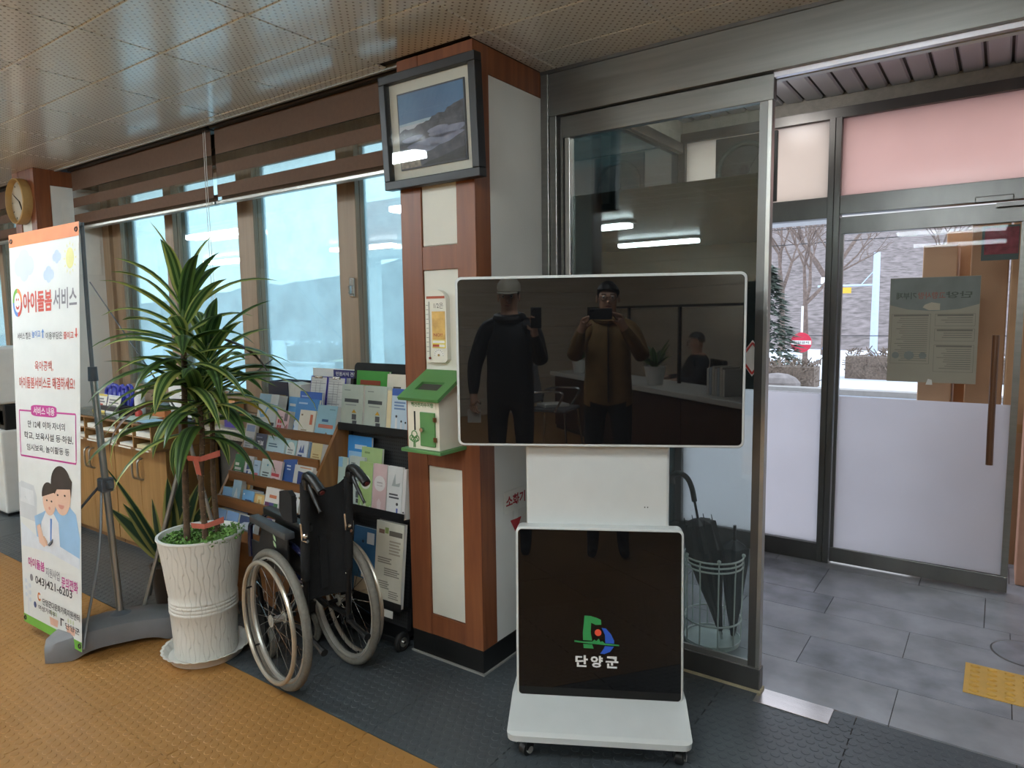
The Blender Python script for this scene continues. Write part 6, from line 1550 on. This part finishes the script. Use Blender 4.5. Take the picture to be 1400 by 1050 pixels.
# cardboard piled outside the swing door
m_card = M('cardboard', 'b8906a', .8, var=.08, scale=5, bump=.08, bscale=50)
m_card2 = M('light cardboard', 'c59f7c', .8, var=.07, scale=5)
m_cards = M('worn cardboard', 'a98261', .8, var=.1, scale=5)
m_tape = M('brown packing tape', 'b08a5c', .2, var=.05)
def carton(label, x0, x1, y0, y1, z0, z1, m, rz=0, tape=True):
    c = thing('cardboard_box', label, 'box', ((x0+x1)/2, (y0+y1)/2, z0), rz, group='cardboard boxes outside')
    w_, d_, h_ = (x1-x0)/2, (y1-y0)/2, z1-z0
    MB().box((-w_, -d_, 0), (w_, d_, h_-.004), bev=.006).build('carton', m, c)
    MB().box((-w_, -d_, h_-.004), (w_, -.004, h_)).build('flap', m, c); MB().box((-w_, .004, h_-.004), (w_, d_, h_)).build('flap', m, c)
    if tape: MB().box((-w_*.98, -d_-.001, h_*.42), (w_*.98, -d_, h_*.42+.05)).build('tape', m_tape, c)
carton('tall pale cardboard box outside, leftmost behind the door poster', -.415, -.235, 4.98, 5.3, GZ, 1.885, m_card2)
carton('tallest narrow cardboard box outside, just right of the leftmost one', -.315, -.175, 5.32, 5.62, GZ, 1.99, m_card)
carton('broad brown cardboard box outside behind the wooden door handle', -.165, .02, 4.90, 5.25, GZ, 1.99, m_cards)
carton('large taped cardboard box outside under the red notice', .03, .55, 4.86, 5.4, GZ, 2.05, m_card)
carton('small pinkish cardboard box on the ground at right edge of the photo', .125, .42, 4.50, 4.82, 0, .93, M('pinkish cardboard', 'b98b74', .8), tape=False)
# ================================================================ SERVICE COUNTER SIDE OF THE ROOM (seen mirrored in the screens)
m_cfront = wood('dark brown counter front', '3a211a', '4a2c22', .45, (1, 1, .06))
m_ctop = M('white counter top', 'cfcdc8', .35, var=.04)
ct = thing('service_counter', 'long dark brown service counter with white top behind the photographer', 'counter', (1.6, -1.6, 0))
for k in range(5): MB().box((0, -2.4+k*.92, .05), (.03, -2.4+k*.92+.912, .70), bev=.002).build('front_panel', m_cfront, ct)
MB().box((.03, -2.4, 0), (.5, 2.2, .70)).build('carcass', m_cfront, ct); MB().box((.02, -2.4, 0), (.03, 2.2, .05)).build('kick_board', m_black, ct)
MB().box((-.06, -2.42, .70), (.56, 2.22, .75), bev=.004).build('counter_top', m_ctop, ct)
gp_ = thing('glass_partition', 'low dark framed glass partition standing on the service counter', 'partition', (2.05, -1.6, .7505))
for y in (-2.3, -1.3, -.3, .7): MB().box((-.015, y-.015, 0), (.015, y+.015, .80)).build('post', m_black, gp_)
MB().box((-.02, -2.3, .80), (.02, .715, .825)).build('top_rail', m_black, gp_)
for k in range(3): MB().box((-.003, -2.28+k*1.0, .02), (.003, -1.32+k*1.0, .79)).build('pane', m_gclear, gp_)
for k in range(10):
    MB().box((3.285-.006*(k % 2), -5.5, k*.26+.002), (3.3, 2.60, k*.26+.258)).build('siding_board', M('pale siding', 'cdbfab', .6, var=.08, scale=6, stretch=(1, .2, 1)), wr)
def small_plant(label, loc, s):
    p = thing('desk_plant', label, 'potted plant', loc)
    MB().lathe([(.06*s, 0), (.085*s, .14*s), (.09*s, .15*s), (.08*s, .15*s), (.075*s, .13*s)], 24).build('pot', m_white, p, smooth=True)
    r = random.Random(int(s*100))
    for k in range(14): leaf((0, 0, .13*s), r.uniform(0, 6.28), r.uniform(.6, 1.4), r.uniform(.16, .28)*s, .05*s, r.uniform(.2, 1.0), m_leaf2, p)
small_plant('leafy plant in a white pot at the middle of the counter', (1.75, -1.9, .7505), 1.3)
small_plant('small leafy plant in a white pot at the far counter end', (1.75, -3.6, .7505), 1.1)
for k in range(7):
    o = MB().box((-.015, -.1, 0), (.015, .1, .24+.01*(k % 3)), bev=.002).build('file_folder', inks(('c8c6c0', 'a8b4c0', 'd0c8b8')[k % 3]), None, loc=(1.78, -.95+k*.036, .7505)); o.rotation_euler = (0, 0, PI/2)
    tag(o, '%s upright file folder, %s from the monitor on the service counter' % (('pale grey', 'blue grey', 'cream')[k % 3], ('seventh', 'sixth', 'fifth', 'fourth', 'third', 'second', 'first')[k]), 'folder', 'file folders on the counter')
mo = thing('computer_monitor', 'black computer monitor behind the service counter', 'monitor', (1.92, -.2, .7505), -PI/2)
MB().box((-.25, 0, .10), (.25, .03, .42), bev=.006).build('display', m_black, mo); MB().cyl((0, .02, .01), (0, .02, .12), .02).build('neck', m_black, mo); MB().box((-.1, -.06, 0), (.1, .1, .012), bev=.004).build('base', m_black, mo)
vc = thing('visitor_chair', 'grey visitor chair with steel arms beside the service counter', 'chair', (1.0, -2.75, 0), 2.4)
MB().box((-.23, -.22, .43), (.23, .22, .47), bev=.015).build('seat', M('grey mesh', '6f6f72', .8), vc); o = MB().box((-.22, -.02, 0), (.22, .02, .42), bev=.015); o.xf(Matrix.Translation((0, .24, .50)) @ Matrix.Rotation(math.radians(-10), 4, 'X')); o.build('backrest', MATS['grey mesh'], vc)
for s in (-1, 1):
    MB().tube(smoothpts([(s*.25, .26, .45), (s*.25, .20, .63), (s*.25, -.12, .66), (s*.25, -.2, .62), (s*.24, -.1, .45)], 4), .012, 8).build('arm', m_chrome, vc, smooth=True)
    for y in (-.2, .2): MB().tube([(s*.2, y, .43), (s*.25, y*1.2, .012)], .012, 8).build('leg', m_chrome, vc)
pa = MB().box((.85, -2.9, .4705), (1.15, -2.68, .50), bev=.002).build('paper_stack', m_paper, None); tag(pa, 'stack of papers lying on the visitor chair', 'paper stack')

# ---------------------------------------------------------------- people (mirrored in the black screens)
def skinned(name, verts, edges, mats, pick, parent, sub=2):
    me = bpy.data.meshes.new(name); me.from_pydata([v[:3] for v in verts], edges, [])
    tmp = bpy.data.objects.new('tmp', me); COL.objects.link(tmp)
    sk = tmp.modifiers.new('skin', 'SKIN'); sk.use_smooth_shade = True
    if not me.skin_vertices: me.skin_vertices.new()
    for i, v in enumerate(verts):
        r_ = v[3]; me.skin_vertices[0].data[i].radius = r_ if isinstance(r_, tuple) else (r_, r_)
    me.skin_vertices[0].data[0].use_root = True
    sb = tmp.modifiers.new('sub', 'SUBSURF'); sb.levels = sub; sb.render_levels = sub
    dg = bpy.context.evaluated_depsgraph_get(); dg.update()
    out = bpy.data.meshes.new_from_object(tmp.evaluated_get(dg)); bpy.data.objects.remove(tmp)
    out.materials.clear()
    for m in mats: out.materials.append(m)
    for p in out.polygons: p.material_index = pick(p.center); p.use_smooth = True
    out.name = name
    return link(name, out, parent)
m_skin = M('skin', 'c89a80', .5, var=.06); m_hair = M('black hair', '171413', .5, var=.3, scale=60); m_shoe = M('black shoes', '151516', .5)
def hand_chain(V, E, wrist_i, wrist, d, side, curl, palm_n):
    """palm and five bent fingers growing from a wrist vertex; d = pointing direction, side = towards thumb, curl = bend direction"""
    d, side, curl = Vector(d).normalized(), Vector(side).normalized(), Vector(curl).normalized()
    p = Vector(wrist)+d*.045; V.append((*p, (.030, .017))); E.append((wrist_i, len(V)-1)); pi_ = len(V)-1
    for k, (off, L) in enumerate(((.024, .070), (.008, .078), (-.008, .072), (-.023, .056))):
        a = p+d*.035+side*off; b_2 = a+d*L*.45+curl*.008; c = b_2+(d*.5+curl*.8).normalized()*L*.42
        V.append((*a, .010)); E.append((pi_, len(V)-1)); V.append((*b_2, .0085)); E.append((len(V)-2, len(V)-1)); V.append((*c, .0072)); E.append((len(V)-2, len(V)-1))
    a = p-d*.01+side*.034; b_2 = a+(side*.6+d*.8).normalized()*.035+curl*.006
    V.append((*a, .012)); E.append((pi_, len(V)-1)); V.append((*b_2, .0088)); E.append((len(V)-2, len(V)-1))
def figure(name, label, loc, rz, arms, H, coat, trous, hem, chestw=.15, sit=False):
    """arms = (elbow, wrist, hand dir, thumb side, curl) for -x and +x sides; faces local +Y"""
    s = H/1.74; t = thing(name, label, 'person', loc, rz)
    V = [(0, 0, .93*s, (chestw, .115)), (0, .0, 1.10*s, (chestw, .115)), (0, .0, 1.28*s, (chestw+.015, .12)), (0, -.005, 1.41*s, (.10, .085)), (0, .0, 1.475*s, .056), (0, .015, 1.53*s, (.062, .07)), (0, .025, 1.60*s, (.076, .092)), (0, .012, 1.67*s, (.070, .085))]
    E = [(i, i+1) for i in range(7)]
    for sd, arm in ((-1, arms[0]), (1, arms[1])):
        V.append((sd*.17, -.01, 1.385*s, .078)); E.append((3, len(V)-1)); V.append((*arm[0], .062)); E.append((len(V)-2, len(V)-1))
        m_ = Vector(arm[0]).lerp(Vector(arm[1]), .8); V.append((*m_, .045)); E.append((len(V)-2, len(V)-1)); V.append((*arm[1], .026)); E.append((len(V)-2, len(V)-1))
        hand_chain(V, E, len(V)-1, arm[1], arm[2], arm[3], arm[4], None)
    for sd in (-1, 1):
        if sit: pts = [(sd*.10, .02, .86*s, .095), (sd*.12, .40, .84*s, .075), (sd*.12, .42, .45*s, .055), (sd*.12, .40, .10, .042), (sd*.12, .52, .045, .036)]
        else: pts = [(sd*.095, .0, .84*s, .098), (sd*.105, .02, .48*s, .068), (sd*.11, -.015, .10, .047), (sd*.115, .05, .045, .042), (sd*.12, .14, .035, .034)]
        for i, q in enumerate(pts): V.append(q); E.append((0 if i == 0 else len(V)-2, len(V)-1))
    ws = [Vector(a[1]) for a in arms]
    def pick(c):
        if min((c-w_).length for w_ in ws) < .02 or any((c-Vector(a[1])).dot(Vector(a[2]).normalized()) > -.012 and (c-Vector(a[1])).length < .19 and ((c-Vector(a[1]))-Vector(a[2]).normalized()*(c-Vector(a[1])).dot(Vector(a[2]).normalized())).length < .055 for a in arms): return 2
        if c.z > 1.465*s and abs(c.x) < .12 and abs(c.y) < .14: return 2
        if c.z < .075: return 3
        return 0 if c.z > hem else 1
    body = skinned('body', V, E, [coat, trous, m_skin, m_shoe], pick, t)
    hz = 1.60*s
    for x in (-.031, .031):
        MB().sphere((x, .112, hz+.008), .0115, 10, 8).build('eye', m_paper, t, smooth=True); MB().sphere((x, .1225, hz+.008), .005, 8, 6).build('iris', m_hair, t)
        MB().box((x-.018, .114, hz+.028), (x+.018, .121, hz+.034), bev=.002).build('eyebrow', m_hair, t); MB().sphere((x*2.55, .02, hz), .02, 10, 8, sc=(.4, .8, 1.5)).build('ear', m_skin, t, smooth=True)
    MB().prism([(-.013, 0), (.013, 0), (.006, .045), (-.006, .045)], .012, (0, .128, hz-.03)).sphere((0, .13, hz-.026), .012, 8, 6).build('nose', m_skin, t, smooth=True)
    MB().sphere((0, .108, hz-.055), .022, 10, 6, sc=(1, .35, .28)).build('mouth', M('lips', 'a8645a', .5), t, smooth=True)
    return t, hz
def hair(t, hz, rr=.088, mat=None):
    b = MB(); n, m_ = 20, 10; vs = []
    for i in range(m_+1):
        a = PI/2-(PI*.62)*i/m_
        for j in range(n):
            q = 2*PI*j/n; f = max(0, math.sin(q)); rr_ = rr*(1+.04*math.sin(7*q+i))
            z = math.sin(a); 
            if f > .3: z = max(z, .30)
            vs.append((rr_*.92*math.cos(a)*math.cos(q), .015+rr_*1.12*math.cos(a)*math.sin(q), hz+.04+rr_*.98*z))
    b.add(vs, [(i*n+j, i*n+(j+1) % n, (i+1)*n+(j+1) % n, (i+1)*n+j) for i in range(m_) for j in range(n)]); b.build('hair', mat or m_hair, t, smooth=True, angle=180)
KR = math.atan2(.479, .878)
def kloc(lat, dep): p = KW*lat-KN*dep; return (p.x, p.y, 0)
m_tanc = M('tan brown parka', '8a6a3e', .75, var=.15, scale=18, bump=.3, bscale=40); m_trou = M('black trousers', '17181b', .8); m_blk = M('black padded coat', '141519', .6, var=.25, scale=12, bump=.4, bscale=20)
# photographer: camera lens sits at the phone's corner
t, hz = figure('person', 'person in a tan parka and glasses holding up a phone, mirrored in the screen', kloc(.10, .36), KR,
               [((-.25, .10, 1.17), (-.185, .245, 1.385), (.25, .55, .75), (.9, .3, .0), (.7, .0, -.2)), ((.25, .10, 1.17), (.10, .25, 1.40), (-.35, .4, .8), (-.9, .3, 0), (-.5, .3, -.2))], 1.74, m_tanc, m_trou, .84, .175)
hair(t, hz)
for x in (-.032, .032): MB().torus((x, .134, hz+.006), (0, 1, 0), .022, .0018, 20, 5).build('glasses_rim', m_black, t)
MB().tube([(-.01, .136, hz+.008), (.01, .136, hz+.008)], .0016, 5).tube([(-.054, .132, hz+.01), (-.078, .02, hz+.012)], .0015, 5).tube([(.054, .132, hz+.01), (.078, .02, hz+.012)], .0015, 5).build('glasses_bridge', m_black, t)
MB().torus((0, .0, 1.462), (0, .15, 1), .088, .034, 24, 8, squash=.9).build('collar', m_tanc, t, smooth=True); MB().box((-.006, .118, .86), (.006, .15, 1.44), bev=.003).build('zip', M('dark zip', '3a2c1c', .5), t)
ph_ = thing('smartphone', 'black smartphone held level in both hands of the tan parka person', 'phone', kloc(.045, .030), KR)
MB().box((-.078, -.004, 1.455), (.078, .004, 1.530), bev=.004).build('body', m_black, ph_)
for x in (-.052, -.066): MB().cyl((x, .004, 1.515), (x, .0055, 1.515), .006, n=14).build('lens', m_bg, ph_)
# companion in black coat with a pale cap
t, hz = figure('person', 'person in a black padded coat and pale cap standing beside the photographer', kloc(-.62, .36), KR,
               [((-.27, .0, 1.12), (-.27, .06, .90), (0, .2, -1), (1, .2, 0), (1, .1, 0)), ((.24, .08, 1.14), (.20, .22, 1.36), (.1, .3, .9), (-.9, .2, 0), (-.4, .5, 0))], 1.76, m_blk, m_trou, .70, .185)
MB().torus((0, .0, 1.475), (0, .15, 1), .09, .036, 24, 8, squash=.9).build('collar', m_blk, t, smooth=True)
m_cap = M('pale cap cloth', 'b9b0a0', .8, var=.06)
b = MB().lathe([(.086, 0), (.089, .03), (.083, .06), (.062, .085), (.028, .097), (.0, .099)], 28, c=(0, .012, hz+.045)); b.v = [(x, .012+(y-.012)*1.15, z) for x, y, z in b.v]; b.build('cap_crown', m_cap, t, smooth=True)
MB().prism([(-.075, .09)]+[(.075*math.cos(a)*-1, .10+.095*math.sin(a)) for a in [PI*i/12 for i in range(13)]][::1]+[(.075, .09)], .006, (0, .0, hz+.05), (1, 0, 0), (0, 1, -.15)).build('cap_brim', m_cap, t)
hair(t, hz-.015, .080)
sh2 = thing('folded_leaflet', 'white folded leaflet in the hand of the black coat person', 'leaflet', kloc(-.885, .29), KR)
MB().box((-.05, 0, .70), (.05, .004, .80)).build('sheet', m_paper, sh2)
p2 = thing('smartphone', 'dark smartphone raised in the hand of the black coat person', 'phone', kloc(-.40, .085), KR)
MB().box((-.038, -.004, 1.40), (.038, .004, 1.545), bev=.004).build('body', m_black, p2); MB().cyl((-.02, .004, 1.52), (-.02, .0052, 1.52), .007, n=12).build('lens', m_bg, p2)
# seated clerk
t, hz = figure('person', 'clerk in dark clothes seated behind the service counter', (2.62, -2.35, -.40), PI*.5+.3,
               [((-.25, .10, 1.12), (-.16, .30, 1.14), (.2, 1, 0), (1, .2, 0), (0, .2, -1)), ((.25, .10, 1.12), (.16, .30, 1.14), (-.2, 1, 0), (-1, .2, 0), (0, .2, -1))], 1.68, M('dark office clothes', '23242a', .8), m_trou, .9, .15, sit=True)
hair(t, hz)
oc = thing('office_chair', 'black office chair under the seated clerk', 'chair', (2.62, -2.35, 0), PI*.5+.3)
MB().box((-.24, -.22, .33), (.24, .26, .385), bev=.02).build('seat', m_black, oc); MB().box((-.22, -.27, .42), (.22, -.22, .95), bev=.02).build('backrest', m_black, oc); MB().cyl((0, 0, .06), (0, 0, .33), .025).build('column', m_chrome, oc)
for k in range(5):
    a = 2*PI*k/5; MB().tube([(0, 0, .08), (.27*math.cos(a), .27*math.sin(a), .05)], .018, 6).build('leg', m_black, oc); MB().cyl((.27*math.cos(a)-.02, .27*math.sin(a), .026), (.27*math.cos(a)+.02, .27*math.sin(a), .026), .026, n=12).build('caster', m_black, oc)
